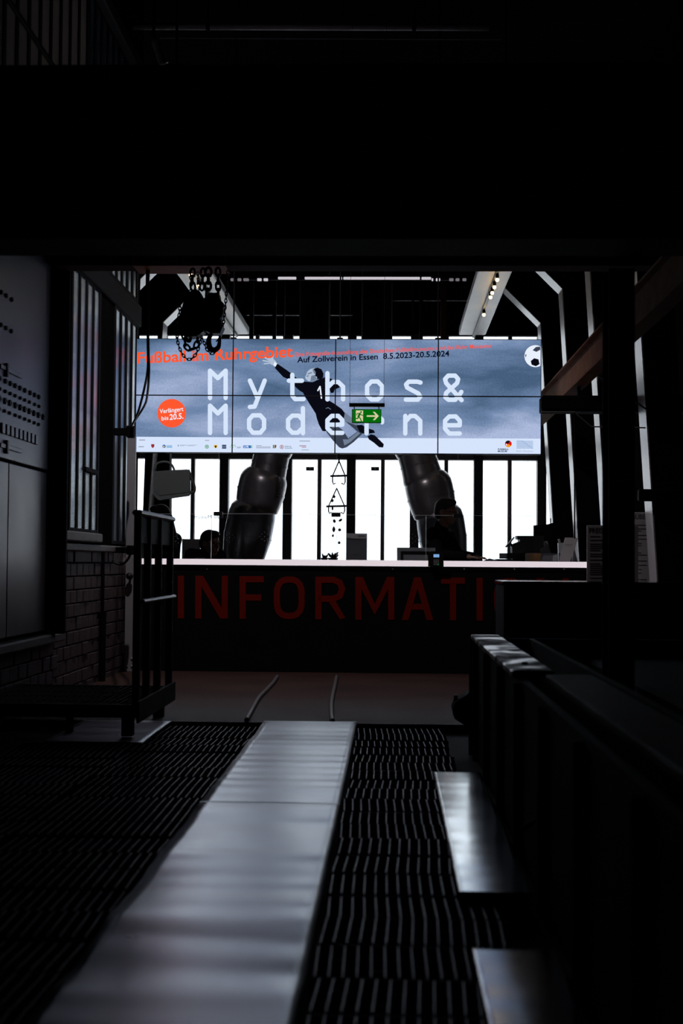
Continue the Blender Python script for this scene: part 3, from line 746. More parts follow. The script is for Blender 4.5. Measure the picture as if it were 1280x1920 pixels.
# =================================================================== COUNTER
YC = 13.98
xl, xr_ = HALL_L + 0.01, P(1105, 1057, YC).x
CT = P(680, 1050, YC).z; CB = P(680, 1061.5, YC).z
counter = thing('information_counter', 'long black counter with red INFORMATION lettering and pale glowing worktop edge', 'counter', ((xl + xr_) / 2, YC + 0.4, 0))
link('front_panel', MB().bbox(xl, xr_, YC + 0.03, YC + 0.08, 0.0, CB, 0.004), BLACK, counter)
link('body', MB().box(xl, xr_, YC + 0.08, YC + 0.80, 0.0, CB - 0.3).box(xl, xr_, YC + 0.08, YC + 0.3, CB - 0.3, CB - 0.01), BLACK, counter)
link('worktop', MB().bbox(xl, xr_, YC, YC + 0.90, CB, CT, 0.004), FROST, counter)
link('edge_light', MB().box(xl, xr_, YC - 0.006, YC - 0.001, CB + 0.002, CT - 0.002), emit('edge_light_strip', rgb(222, 210, 216)), counter)  # thin emissive strip added so the worktop's front edge reads bright
link('plinth', MB().box(xl, xr_, YC + 0.05, YC + 0.1, 0, 0.03), DARK, counter)
for p in (388, 736, 870, 964, 1057): link('screw', MB().lathe(P(p, 1067, YC + 0.03), (0, -1, 0), [(0, 0.008), (0.006, 0.008)], 8), LIGHTGREY, counter)
LET = {'I': [[(0.5, 0), (0.5, 1)]], 'N': [[(0, 1), (0, 0), (1, 1), (1, 0)]], 'F': [[(0, 1), (0, 0), (1, 0)], [(0, 0.5), (0.88, 0.5)]],
       'O': [[(0, .36), (.02, .24), (.08, .13), (.19, .05), (.34, .008), (.5, 0), (.66, .008), (.81, .05), (.92, .13), (.98, .24), (1, .36), (1, .64), (.98, .76), (.92, .87), (.81, .95), (.66, .992), (.5, 1), (.34, .992), (.19, .95), (.08, .87), (.02, .76), (0, .64), (0, .36)]],
       'R': [[(0, 1), (0, 0), (.62, 0), (.88, .08), (.98, .25), (.88, .44), (.62, .52), (0, .52)], [(.5, .52), (1, 1)]],
       'M': [[(0, 1), (0, 0), (.5, .7), (1, 0), (1, 1)]], 'A': [[(0, 1), (.5, 0), (1, 1)], [(.17, .68), (.83, .68)]],
       'T': [[(0, 0), (1, 0)], [(.5, 0), (.5, 1)]]}
spans = [('I', 333, 345), ('N', 366, 427), ('F', 449, 500), ('O', 513, 571), ('R', 591, 648), ('M', 666, 739), ('A', 753, 812), ('T', 821, 877), ('I', 893, 905), ('O', 926, 984), ('N', 1005, 1066)]
for ch, p0, p1 in spans:
    sw = 11.5; y0 = 1079.5 + (p0 - 338) * 0.0072; h = 80; mbs = []
    hw = sw / 2; y1 = y0 + h; cx_ = (p0 + p1) / 2; yb = y0 + 0.74 * h
    polys = {'N': [[(p0, y0), (p0 + sw, y0), (p0 + sw, y1), (p0, y1)], [(p1 - sw, y0), (p1, y0), (p1, y1), (p1 - sw, y1)], [(p0, y0), (p0 + 1.25 * sw, y0), (p1, y1), (p1 - 1.25 * sw, y1)]],
             'M': [[(p0, y0), (p0 + sw, y0), (p0 + sw, y1), (p0, y1)], [(p1 - sw, y0), (p1, y0), (p1, y1), (p1 - sw, y1)], [(p0, y0), (p0 + 1.2 * sw, y0), (cx_, yb - 0.75 * sw), (p1 - 1.2 * sw, y0), (p1, y0), (cx_, yb + 1.0 * sw)]],
             'A': [[(cx_ - 0.55 * sw, y0), (cx_ + 0.55 * sw, y0), (cx_ + 0.1 * sw, y0 + 1.5 * sw), (p0 + 1.08 * sw, y1), (p0, y1)], [(cx_ - 0.55 * sw, y0), (cx_ + 0.55 * sw, y0), (p1, y1), (p1 - 1.08 * sw, y1), (cx_ - 0.1 * sw, y0 + 1.5 * sw)], [(p0 + 1.0 * sw, y0 + 0.62 * h), (p1 - 1.0 * sw, y0 + 0.62 * h), (p1 - 0.8 * sw, y0 + 0.62 * h + sw * 0.95), (p0 + 0.8 * sw, y0 + 0.62 * h + sw * 0.95)]]}.get(ch)
    if polys:
        for k_, pl in enumerate(polys): mbs.append(poly_px(pl, YC + 0.024 + 0.0012 * k_, 0.006))
    for st in (() if polys else LET[ch]):
        pts = []
        for u, v in st:
            x = (p0 + p1) / 2 if ch == 'I' else p0 + hw + u * (p1 - p0 - sw)
            if ch == 'A': x = p0 + hw + u * (p1 - p0 - sw)
            horizontal_edge = ch in 'OFTR' or (ch == 'A' and v == .68)
            yv = y0 + (hw + v * (h - sw) if (ch in 'O' or (horizontal_edge and 0 < v < 1) or (v == 0 and ch in 'FTR')) else v * h)
            pts.append((x, yv))
        mbs.append(ribbon_px(pts, sw, YC + 0.024 + 0.0012 * len(mbs), 0.006, (y0, y0 + h)))
    link('letter', merge(*mbs), REDL, counter)

# =================================================================== VIDEO WALL
YS = 14.2
wallv = thing('video_wall', 'large eight-panel video wall showing a diving goalkeeper poster', 'video wall', P(634, 851, YS))
ex = [P(p, 742, YS).x for p in (254.5, 436.3, 628.5, 821, 1014.3)]
ztop, zmid, zbot = P(634, 635.6, YS).z, P(634, 742.5, YS).z, P(634, 850.5, YS).z
def screen_mat():
    m = bpy.data.materials.new('screen_picture'); t, n, l = nodes_of(m); n.clear()
    o = n.new('ShaderNodeOutputMaterial'); e = n.new('ShaderNodeEmission')
    tc = n.new('ShaderNodeTexCoord'); mp = n.new('ShaderNodeMapping'); mp.inputs['Scale'].default_value = (0.55, 1, 1.7)
    mp.inputs['Location'].default_value = (0.3, 0, 0.1)
    l.new(tc.outputs['Object'], mp.inputs[0])
    nz = n.new('ShaderNodeTexNoise'); nz.inputs['Scale'].default_value = 1.25; nz.inputs['Detail'].default_value = 5; nz.inputs['Roughness'].default_value = 0.5
    nz.inputs['Distortion'].default_value = 0.3
    l.new(mp.outputs[0], nz.inputs['Vector'])
    sx = n.new('ShaderNodeSeparateXYZ'); l.new(tc.outputs['Object'], sx.inputs[0])
    cr = n.new('ShaderNodeValToRGB'); els = cr.color_ramp.elements
    els[0].position = 0.33; els[0].color = (*rgb(70, 95, 126), 1)
    els[1].position = 0.68; els[1].color = (*rgb(170, 184, 218), 1)
    q = els.new(0.5); q.color = (*rgb(112, 136, 172), 1)
    # a dark blur near the ball, lighter band under it: the poster's own picture
    ad = n.new('ShaderNodeMath'); ad.operation = 'ADD'
    mr = n.new('ShaderNodeMapRange'); mr.inputs[1].default_value = 0.0; mr.inputs[2].default_value = 1.15; mr.inputs[3].default_value = 0.125; mr.inputs[4].default_value = -0.10
    l.new(sx.outputs['Z'], mr.inputs[0]); l.new(nz.outputs['Fac'], ad.inputs[0]); l.new(mr.outputs[0], ad.inputs[1])
    l.new(ad.outputs[0], cr.inputs[0])
    n2 = n.new('ShaderNodeTexNoise'); n2.inputs['Scale'].default_value = 60; n2.inputs['Detail'].default_value = 3
    l.new(tc.outputs['Object'], n2.inputs['Vector'])
    m2 = n.new('ShaderNodeMapRange'); m2.inputs[3].default_value = 0.72; m2.inputs[4].default_value = 1.28
    l.new(n2.outputs['Fac'], m2.inputs[0])
    l.new(cr.outputs[0], e.inputs['Color']); l.new(m2.outputs[0], e.inputs['Strength'])
    l.new(e.outputs[0], o.inputs[0]); return m
SCR = screen_mat()
BAND = emit('screen_pale_band', rgb(214, 228, 252))
LETW = emit('screen_pale_letter', rgb(214, 229, 250))
SRED = emit('screen_orange_red', rgb(255, 88, 48))
SRED2 = emit('screen_red_small', rgb(238, 88, 78))
SINK = emit('screen_ink', rgb(10, 14, 34))
SJER = emit('screen_jersey', rgb(9, 10, 20))
SGR1 = emit('screen_skin_light', rgb(176, 192, 214)); SGR2 = emit('screen_skin_mid', rgb(112, 126, 148)); SGR3 = emit('screen_skin_dark', rgb(58, 66, 82))
SWHITE = emit('screen_white', rgb(232, 240, 252))
BEZ = mat('thin_bezel', (0.008, 0.008, 0.010), 0.4, 0, 0.1, 10)
base = WLOC[wallv.name]
for r, (z0, z1) in enumerate(((zbot, zmid), (zmid, ztop))):
    for c in range(4):
        pn = link('screen_panel', MB().box(ex[c], ex[c + 1], YS, YS + 0.002, z0, z1), SCR, wallv)
        bz = 0.0055; bzm = MB()
        x0, x1 = ex[c], ex[c + 1]
        bzm.box(x0, x0 + bz, YS - 0.012, YS + 0.08, z0, z1).box(x1 - bz, x1, YS - 0.012, YS + 0.08, z0, z1)
        bzm.box(x0, x1, YS - 0.012, YS + 0.08, z0, z0 + bz).box(x0, x1, YS - 0.012, YS + 0.08, z1 - bz, z1)
        bzm.box(x0, x1, YS + 0.003, YS + 0.09, z0, z1)
        link('bezel', bzm, BEZ, pn)
def pic(nm, mb, m, d=0.003):
    off = Vector((0, -d, 0)); return link(nm, MB().add([v + off for v in mb.v], mb.f), m, wallv)
pic('pale_band', poly_px([(256, 819), (630, 821), (1013, 822.5), (1013, 850.5), (256, 847.8)], YS), BAND, 0.002)
# goalkeeper
def G(pts): return [(480 + x / 4.923, 640 + y / 4.923) for x, y in pts]
fig = []
pic('goalkeeper_leg', poly_px(G([(795, 640), (850, 680), (900, 720), (945, 760), (930, 790), (870, 775), (815, 735), (790, 690)]), YS), SGR2, 0.004)
pic('goalkeeper_leg', merge(poly_px(G([(645, 832), (690, 800), (760, 790), (800, 820), (850, 895), (960, 815), (985, 850), (900, 930), (835, 978), (795, 990), (765, 978), (700, 905)]), YS)), SGR3, 0.004)
pic('leg_highlight', poly_px(G([(800, 905), (850, 905), (940, 835), (960, 850), (870, 930), (815, 962)]), YS), SGR2, 0.0045)
pic('goalkeeper_sock', poly_px(G([(820, 738), (935, 780), (1000, 800), (985, 855), (930, 830), (870, 778)]), YS), SGR3, 0.0048)
pic('football_boot', poly_px(G([(925, 775), (975, 770), (1020, 800), (1085, 820), (1098, 845), (1060, 850), (1010, 858), (955, 838)]), YS), SJER, 0.005)
pic('football_boot', poly_px(G([(1028, 878), (1060, 858), (1095, 868), (1140, 912), (1178, 950), (1172, 980), (1135, 978), (1085, 935), (1040, 905)]), YS), SJER, 0.005)
pic('goalkeeper_jersey', merge(poly_px(G([(190, 203), (250, 243), (320, 293), (385, 348), (450, 378), (445, 482), (400, 455), (340, 400), (300, 352), (250, 330), (172, 245)]), YS),
    poly_px(G([(440, 372), (520, 378), (580, 352), (640, 330), (690, 345), (715, 372), (690, 430), (655, 470), (660, 540), (720, 575), (790, 625), (818, 662), (812, 700), (770, 745), (735, 790), (690, 800), (640, 830), (612, 828), (580, 770), (560, 712), (550, 668), (500, 590), (455, 515), (430, 470)]), YS),
    poly_px(G([(640, 335), (700, 348), (735, 395), (772, 385), (780, 410), (765, 430), (725, 445), (715, 475), (690, 478), (676, 440), (660, 420)]), YS)), SJER, 0.006)
pic('goalkeeper_face', poly_px(G([(452, 333), (463, 310), (470, 283), (500, 256), (540, 248), (565, 300), (560, 348), (540, 368), (485, 370), (460, 352)]), YS), SGR1, 0.0065)
pic('face_shadow', merge(stroke_px(G([(480, 300), (512, 290)]), 2.2, YS), stroke_px(G([(470, 325), (482, 318)]), 2.0, YS), poly_px(G([(510, 320), (545, 310), (560, 345), (540, 366), (500, 368)]), YS), poly_px(G([(520, 262), (545, 250), (552, 300), (535, 300)]), YS)), SGR2, 0.007)
pic('goalkeeper_hair', poly_px(G([(530, 256), (565, 243), (603, 258), (622, 300), (618, 335), (590, 352), (565, 348), (562, 330), (545, 318), (550, 285)]), YS), SJER, 0.0075)
pic('goalkeeper_hand', merge(poly_px(G([(118, 165), (150, 148), (186, 190), (168, 226), (132, 212)]), YS), stroke_px(G([(130, 170), (98, 130)]), 2.6, YS), stroke_px(G([(122, 175), (70, 143)]), 2.6, YS), stroke_px(G([(118, 188), (64, 178)]), 2.6, YS), stroke_px(G([(125, 202), (76, 208)]), 2.4, YS), stroke_px(G([(150, 160), (160, 128)]), 2.6, YS)), SGR1, 0.0065)
pic('jersey_cuff', poly_px(G([(172, 188), (196, 206), (178, 236), (158, 222)]), YS), SWHITE, 0.007)
pic('jersey_number', stroke_px(G([(570, 455), (590, 418), (603, 525)]), 2.6, YS), SWHITE, 0.0072)
pic('shorts_badge', stroke_px(G([(645, 620), (665, 612), (688, 628)]), 1.2, YS), SGR2, 0.0072)
# big monoline title
sw = 8.2
def Z(pts): return [(250 + x / 3.282, 620 + y / 3.282) for x, y in pts]
title = [
    [Z([(472, 415), (472, 247), (520, 293), (568, 247), (568, 415)])],
    [Z([(717, 308), (762, 410)]), Z([(808, 308), (746, 468), (717, 470)])],
    [[(548, 703), (548, 742), (553, 748.5), (569, 748.5)], [(541.5, 714), (566, 714)]],
    [[(613.7, 700), (613.7, 749)], [(613.7, 727), (624, 716.5), (634, 716.5), (643, 725), (643, 749)]],
    [[(688, 724), (696, 715.5), (708, 715.5), (716, 724), (716, 741), (708, 749.2), (696, 749.2), (688, 741), (688, 724)]],
    [[(788, 717.5), (782, 715.8), (766, 715.8), (761, 721), (763, 727), (784, 738), (787.5, 744), (783, 749.5), (760.5, 749.5)]],
    [[(865, 750.5), (836, 718.5), (834, 711), (840, 704.5), (853, 704.5), (858.5, 711), (856.5, 718.5), (836, 737), (834.5, 745), (840.5, 749.8), (853, 749.8), (860, 742), (864.5, 735)]],
    [Z([(472, 630), (472, 462), (520, 510), (568, 462), (568, 630)])],
    [[(467, 787), (474, 779), (488, 779), (495, 787), (495, 803), (488, 811.5), (474, 811.5), (467, 803), (467, 787)]],
    [[(567.8, 765.5), (567.8, 812.5)], [(567.8, 788), (560, 779.5), (548, 779.5), (540, 787), (540, 803), (548, 811.5), (558, 811.5), (567.8, 802)]],
    [[(641.5, 811.8), (622, 811.8), (613.7, 803), (613.7, 788), (622, 780), (634, 780), (641.5, 788), (641.5, 796.5), (613.7, 796.5)]],
    [[(687, 780.5), (687, 812.5)], [(687, 790), (697, 780.5), (709, 780.5), (716, 787), (716, 792)]],
    [[(759.5, 780), (759.5, 813)], [(759.5, 791), (769, 780.2), (778, 780.2), (787.5, 789), (787.5, 813)]],
    [[(861.5, 813), (842, 813), (834, 804), (834, 789), (842, 781), (854, 781), (861.5, 789), (861.5, 797.5), (834, 797.5)]],
]
for L in title: pic('title_letter', merge(*[stroke_px(s, sw, YS) for s in L]), LETW, 0.009)
pic('headline', text_mb('Fußball im Ruhrgebiet', 258, 681.5, 291, 20.5, YS, -0.043, 0.022), SRED, 0.009)
pic('subtitle', text_mb('Eine Fotografie-Ausstellung des Deutschen Fußballmuseums und des Ruhr Museums', 553, 668.5, 367, 7.5, YS, -0.045, 0.016), SRED2, 0.009)
pic('date_line', text_mb('Auf Zollverein in Essen  8.5.2023-20.5.2024', 557, 680.0, 285, 10.5, YS, -0.042, 0.022), SINK, 0.0095)
pic('round_badge', poly_px([(322 + 26.7 * math.cos(2 * math.pi * k / 40), 775 + 26.7 * math.sin(2 * math.pi * k / 40)) for k in range(40)], YS), SRED, 0.009)
pic('badge_text', merge(text_mb('Verlängert', 299.5, 775.5, 44.5, 8.0, YS, -0.11, 0.014), text_mb('bis', 303, 788.5, 13, 7.5, YS, -0.11, 0.012), text_mb('20.5.', 318, 787.5, 26, 10.5, YS, -0.1, 0.02)), SWHITE, 0.011)
bc = (1003, 668); ball = []
for k in range(48):
    a = 2 * math.pi * k / 48; x = bc[0] + 20.3 * math.cos(a); y = bc[1] + 20.6 * math.sin(a); ball.append((min(x, 1012.8), y))
pic('football', poly_px(ball, YS), SWHITE, 0.009)
pic('football_patch', merge(poly_px([(994.5, 677), (1001, 672), (1009, 674), (1011, 683), (1004, 687), (996, 684)], YS), poly_px([(985.5, 671), (986.5, 664), (984, 666)], YS)), SJER, 0.010)
pic('football_patch', poly_px([(998, 657), (1004, 651), (1012, 650), (1012.5, 656), (1005, 660)], YS), SGR3, 0.010)
# sponsor strip
def R(x0, y0, x1, y1): return poly_px([(255 + x0 / 3.413, 815 + y0 / 3.425), (255 + x1 / 3.413, 815 + y0 / 3.425), (255 + x1 / 3.413, 815 + y1 / 3.425), (255 + x0 / 3.413, 815 + y1 / 3.425)], YS)
def C(x, y, r, n=16): return poly_px([(255 + (x + r * math.cos(2 * math.pi * k / n)) / 3.413, 815 + (y + r * math.sin(2 * math.pi * k / n)) / 3.425) for k in range(n)], YS)
SG = emit('screen_grey_print', rgb(130, 138, 155)); SGN = emit('screen_green', rgb(70, 150, 90)); SBL = emit('screen_blue', rgb(25, 105, 190)); SNV = emit('screen_navy', rgb(25, 38, 80))
SDR = emit('screen_dark_red', rgb(150, 45, 50)); SYL = emit('screen_yellow', rgb(235, 190, 60)); SLB = emit('screen_light_blue', rgb(150, 190, 225)); SLG = emit('screen_lime', rgb(130, 195, 120))
SBLK = emit('screen_black', rgb(18, 18, 24)); STL = emit('screen_teal', rgb(50, 95, 120)); SRD = emit('screen_red', rgb(225, 20, 25))
lines = [R(20, 32, 58, 37), R(441, 35, 468, 39), R(1045, 39, 1113, 43), R(16, 75, 50, 80), R(280, 66, 330, 68), R(280, 71, 310, 73), R(335, 66, 390, 68), R(325, 71, 372, 73), R(645, 78, 672, 81), R(645, 84, 668, 87), R(768, 69, 805, 72), R(768, 77, 860, 80), R(768, 84, 862, 87), R(1058, 97, 1105, 100)]
pic('sponsor_print', merge(*lines), SG, 0.003)
pic('sponsor_logo', merge(R(97, 61, 117, 76), poly_px([(255 + 97 / 3.413, 815 + 76 / 3.425), (255 + 117 / 3.413, 815 + 76 / 3.425), (255 + 107 / 3.413, 815 + 87 / 3.425)], YS), R(1045, 70, 1088, 74), R(1060, 80, 1088, 83)), SDR, 0.003)
pic('sponsor_logo', merge(C(179, 75, 11)), SBL, 0.003); pic('sponsor_logo', merge(C(177, 77, 6), R(498, 66, 520, 80), poly_px([(255 + 498 / 3.413, 815 + 80 / 3.425), (255 + 520 / 3.413, 815 + 80 / 3.425), (255 + 509 / 3.413, 815 + 89 / 3.425)], YS)), SYL, 0.0035)
pic('sponsor_logo', merge(R(195, 68, 231, 85)), SLB, 0.003); pic('sponsor_logo', merge(R(268, 65, 272, 75), poly_px([(255 + x / 3.413, 815 + y / 3.425) for x, y in ((502, 70), (506, 72), (509, 69), (512, 72), (517, 70), (514, 80), (509, 86), (504, 80))], YS)), SBLK, 0.004)
pic('sponsor_logo', merge(C(453, 77, 12.5)), SGN, 0.003); pic('sponsor_logo', merge(C(453, 77, 8.5), R(551, 73, 576, 74.5), R(551, 81, 576, 82.5)), BAND, 0.0045)
pic('sponsor_logo', merge(C(453, 77, 5), R(875, 66, 884, 88)), SGN, 0.005)
pic('sponsor_logo', R(550, 65, 577, 90), SNV, 0.003)
pic('sponsor_logo', merge(C(602, 80, 3), C(610, 70, 3.5), C(618, 82, 4), C(624, 70, 4), C(633, 66, 3), C(636, 76, 3.5), R(735, 69, 743, 87)), SLG, 0.003)
pic('sponsor_logo', R(685, 69, 734, 87), SBL, 0.003)
pic('sponsor_logo', text_mb('LVR', 255 + 690 / 3.413, 815 + 84 / 3.425, 9.5, 3.6, YS, 0, 0.03), SWHITE, 0.0045)
pic('sponsor_logo', merge(R(886, 66, 897, 80), poly_px([(255 + 886 / 3.413, 815 + 80 / 3.425), (255 + 897 / 3.413, 815 + 80 / 3.425), (255 + 888 / 3.413, 815 + 90 / 3.425)], YS)), SDR, 0.003)
pic('sponsor_logo', C(932, 79, 13), SDR, 0.003); pic('sponsor_logo', C(932, 79, 10.5), BAND, 0.004)
pic('sponsor_logo', merge(stroke_px([(255 + 927 / 3.413, 815 + 72 / 3.425), (255 + 937 / 3.413, 815 + 86 / 3.425)], 0.9, YS), stroke_px([(255 + 937 / 3.413, 815 + 72 / 3.425), (255 + 927 / 3.413, 815 + 86 / 3.425)], 0.9, YS)), SDR, 0.005)
pic('sponsor_print', merge(text_mb('Stiftung', 255 + 951 / 3.413, 815 + 79 / 3.425, 12, 2.4, YS, 0, 0.01), text_mb('Zollverein', 255 + 951 / 3.413, 815 + 90 / 3.425, 14, 2.4, YS, 0, 0.01)), STL, 0.003)
pic('museum_print', merge(text_mb('FUSSBALL', 933, 843.8, 20, 3.0, YS, 0, 0.03), text_mb('MUSEUM', 933, 847.6, 17, 3.0, YS, 0, 0.03)), SNV, 0.003)
cx, cy = 952.6, 832.3
def sector(a0, a1, r=6.3):
    return poly_px([(cx, cy)] + [(cx + r * math.cos(math.radians(a0 + (a1 - a0) * k / 10)), cy + r * math.sin(math.radians(a0 + (a1 - a0) * k / 10))) for k in range(11)], YS)
pic('museum_logo', sector(200, 300), SBLK, 0.003); pic('museum_logo', sector(-60, 35), SRD, 0.003); pic('museum_logo', sector(35, 140), emit('screen_amber', rgb(240, 150, 20)), 0.003); pic('museum_logo', sector(140, 200), SRD, 0.003)
pic('museum_logo', merge(poly_px([(948.5, 832), (950.5, 833.5), (949.5, 836), (947.5, 834)], YS)), SWHITE, 0.004)
ml = []
for k in range(8):
    y = 826.2 + k * 1.95; xm = 972 + k * 2.6
    ml.append(poly_px([(968, y), (xm + 6, y), (xm + 9, y + 0.6), (999, y + 0.6), (999, y + 1.35), (xm + 8, y + 1.35), (xm + 5, y + 0.8), (968, y + 0.8)], YS))
pic('museum_logo', merge(*ml), emit('screen_steel_blue', rgb(110, 150, 195)), 0.003)
pic('museum_print', text_mb('Ruhr Museum', 968, 847.5, 31, 3.4, YS), emit('screen_soft_grey', rgb(165, 175, 195)), 0.003)
for p in (437, 637, 821):
    x = P(p, 640, YS).x; link('hanger', MB().tube([(x, YS + 0.04, ztop - 0.05), (x, YS + 0.04, CEILZ)], 0.008, 8).bbox(x - 0.03, x + 0.03, YS + 0.02, YS + 0.07, ztop - 0.02, ztop + 0.02), DARK, wallv)
link('mounting_rail', MB().box(ex[0] + 0.1, ex[-1] - 0.1, YS + 0.09, YS + 0.15, zmid + 0.2, zmid + 0.28), DARK, wallv)

# emergency exit sign on wires
YE = 11.6
t = thing('exit_sign', 'green emergency exit sign with running figure and arrow hung before the screen', 'exit sign', P(687, 795, YE))
a, b = P(654.5, 756, YE), P(721, 763, YE)
link('top_bar', MB().bbox(a.x, b.x, YE - 0.02, YE + 0.03, b.z, a.z, 0.003), BLKP, t)
a, b = P(659.5, 767, YE), P(714.5, 793.5, YE)
link('panel', MB().bbox(a.x, b.x, YE, YE + 0.012, b.z, a.z, 0.002), LIGHTGREY, t)
SGREEN = emit('sign_green', rgb(2, 104, 12)); SCREAM = emit('sign_cream', rgb(214, 206, 160))
def EX(x, y): return (640 + x / 12.8, 745 + y / 12.8)
def sg(nm, mb, m, d): link(nm, MB().add([v + Vector((0, -d, 0)) for v in mb.v], mb.f), m, t)
sg('green_face', poly_px([EX(268, 292), EX(942, 297), EX(940, 602), EX(268, 598)], YE), SGREEN, 0.002)
sg('door_symbol', poly_px([EX(345, 315), EX(520, 318), EX(515, 575), EX(345, 572)], YE), SCREAM, 0.003)
def st(pts, w_): return stroke_px([EX(*p) for p in pts], w_ / 12.8, YE)
sg('running_figure', merge(st([(468, 355), (469, 355)], 42), st([(440, 395), (405, 465)], 48), st([(440, 390), (385, 385), (362, 425)], 20), st([(450, 395), (485, 430), (530, 435)], 20), st([(410, 460), (392, 510), (325, 508)], 26), st([(415, 465), (450, 510), (478, 575)], 26)), SGREEN, 0.004)
sg('arrow', merge(poly_px([EX(605, 432), EX(820, 432), EX(750, 348), EX(800, 350), EX(895, 450), EX(800, 548), EX(750, 548), EX(820, 470), EX(605, 468)], YE)), SCREAM, 0.003)
for p in (655.5, 719.5):
    q = P(p, 758, YE); link('wire', MB().tube([q, Vector((q.x, q.y, CEILZ))], 0.0016, 5), RUBBER, t)
for p in (664, 710):
    link('clip', MB().tube([P(p, 762, YE), P(p, 768, YE)], 0.004, 6), LIGHTGREY, t)

# =================================================================== LIGHT CHANNELS
def channel(label, xa, xb, yend, bulbs, z=4.1):
    t = thing('light_channel', label, 'ceiling light', ((xa + xb) / 2, 15, z), 'light channels under the roof')
    link('channel', MB().bbox(xa, xb, 13.0, yend, z, z + 0.10, 0.01), CHANNEL, t)
    xm = xa + (xb - xa) * 0.55
    link('track', MB().bbox(xm - 0.015, xm + 0.015, 13.1, yend + 0.05, z - 0.03, z - 0.001, 0.003), BLKP, t)
    for yy in (13.4, yend - 0.4): link('hanger', MB().tube([((xa + xb) / 2, yy, z + 0.1), ((xa + xb) / 2, yy, CEILZ)], 0.012, 6), DARK, t)
    for (px, py) in bulbs:
        r = ray(px, py); c = EYE + r * ((z - 0.07 - EYE.z) / r.z)
        c.x = xm
        h = link('lamp_holder', MB().lathe((xm, c.y, z - 0.03), (0, 0, -1), [(0, 0.018), (0.03, 0.02), (0.045, 0.015)], 10), BLKP, t)
        link('bulb', MB().ball((xm, c.y, z - 0.09), 0.019, 10, 7), BULB, h)
channel('right light channel with a row of warm bulbs', P(860, 625, 18.75).x, P(910, 625, 18.75).x, 18.75, [(932, 521), (925, 535), (921, 546), (913, 554), (903, 587)])
channel('left light channel partly behind the chain hoist', P(414, 625, 18.75).x, P(467, 625, 18.75).x, 18.75, [(374, 512), (383, 533), (417, 590)])

YST = 16.6
t = thing('strip_light', 'long pale strip light running across high above the screen', 'ceiling light', P(660, 521, YST))
TUBE = emit('strip_light_tube', rgb(196, 190, 198)); TUBED = emit('strip_light_dim', rgb(110, 106, 112))
for p0, p1 in ((521, 555), (571, 641), (643.5, 787), (790, 808)):
    link('tube', MB().bbox(P(p0, 520, YST).x, P(p1, 520, YST).x, YST, YST + 0.03, P(660, 523.5, YST).z, P(660, 519, YST).z, 0.005), TUBE, t)
for p0, p1, m_ in ((432, 439, TUBED), (445, 452, TUBED), (456, 466, TUBED), (482, 490, TUBE), (494, 502, TUBE), (809, 812, TUBE), (817, 825, TUBE), (842, 850, TUBED), (854, 861, TUBED), (867, 874, TUBED)):
    link('end_lamp', MB().bbox(P(p0, 524, YST).x, P(p1, 524, YST).x, YST, YST + 0.03, P((p0 + p1) / 2, 526.5, YST).z, P((p0 + p1) / 2, 521.5, YST).z, 0.005), m_, t)
link('carrier', MB().box(P(430, 520, YST).x, P(876, 520, YST).x, YST + 0.03, YST + 0.06, P(660, 524, YST).z, P(660, 516, YST).z), BLACK, t)
for p in (500, 663, 815): link('hanger', MB().tube([P(p, 518, YST + 0.045), Vector((P(p, 518, YST + 0.045).x, YST + 0.045, CEILZ))], 0.008, 6), DARK, t)

# dark vertical ducts and rods seen above the screen
def duct(px0, px1, Y, label, r=None):
    a, b = P(px0, 600, Y), P(px1, 600, Y); r = (b.x - a.x) / 2; x = (a.x + b.x) / 2; z0 = 3.55
    t = thing('vertical_duct', label, 'duct', (x, Y, z0))
    link('tube', MB().lathe((x, Y, z0), (0, 0, 1), [(0, r), (CEILZ - z0, r)], 20), FRAMEDK, t, False)
    link('collar', MB().lathe((x, Y, 5.1), (0, 0, 1), [(0, r), (0.0, r + 0.05), (0.06, r + 0.05), (0.06, r)], 20), FRAMEDK, t)
duct(561, 619, 17.85, 'left black round duct rising behind the screen')
duct(677, 736, 17.85, 'right black round duct rising behind the screen')
for i, (p, Yp, wp) in enumerate(((471, 19.0, 8), (514, 19.0, 7), (532, 18.6, 3), (774, 18.6, 3), (789.5, 19.0, 7), (831, 19.0, 10), (896, 19.0, 9))):
    a = P(p - wp / 2, 600, Yp).x; b = P(p + wp / 2, 600, Yp).x; zz = 3.3
    tag(link('hanger_rod', MB().bbox(a, b, Yp, Yp + 0.06, zz, CEILZ, 0.004), BROWNP if p == 831 else DARK), ['broad dark hanger bar right of the left light channel', 'slim hanger bar before the window slit, left part', 'thin hanger rod left of the black ducts', 'thin hanger rod right of the black ducts', 'slim hanger bar right of the ducts', 'brown hanger bar left of the right light channel', 'dark hanger bar behind the right light channel'][i], 'bar')
t = thing('cable_tray', 'thin pale cable tray edge crossing between the black ducts', 'tray', P(600, 590, 20.2))
link('tray_rail', MB().bbox(P(462, 590, 20.2).x, P(661, 590, 20.2).x, 20.2, 20.225, P(560, 591.3, 20.2).z, P(560, 590, 20.2).z, 0.001), MULL2, t)
link('tray_rail', MB().bbox(P(730, 563, 20.2).x, P(880, 563, 20.2).x, 20.2, 20.225, P(560, 563.5, 20.2).z, P(560, 562.5, 20.2).z, 0.001), MULL, t)
link('tray_hanger', MB().tube([(P(560, 590, 20.2).x, 20.21, P(560, 590, 20.2).z), (P(560, 590, 20.2).x, 20.21, CEILZ)], 0.008, 6).tube([(P(800, 563, 20.2).x, 20.21, P(800, 563, 20.2).z), (P(800, 563, 20.2).x, 20.21, CEILZ)], 0.008, 6), DARK, t)

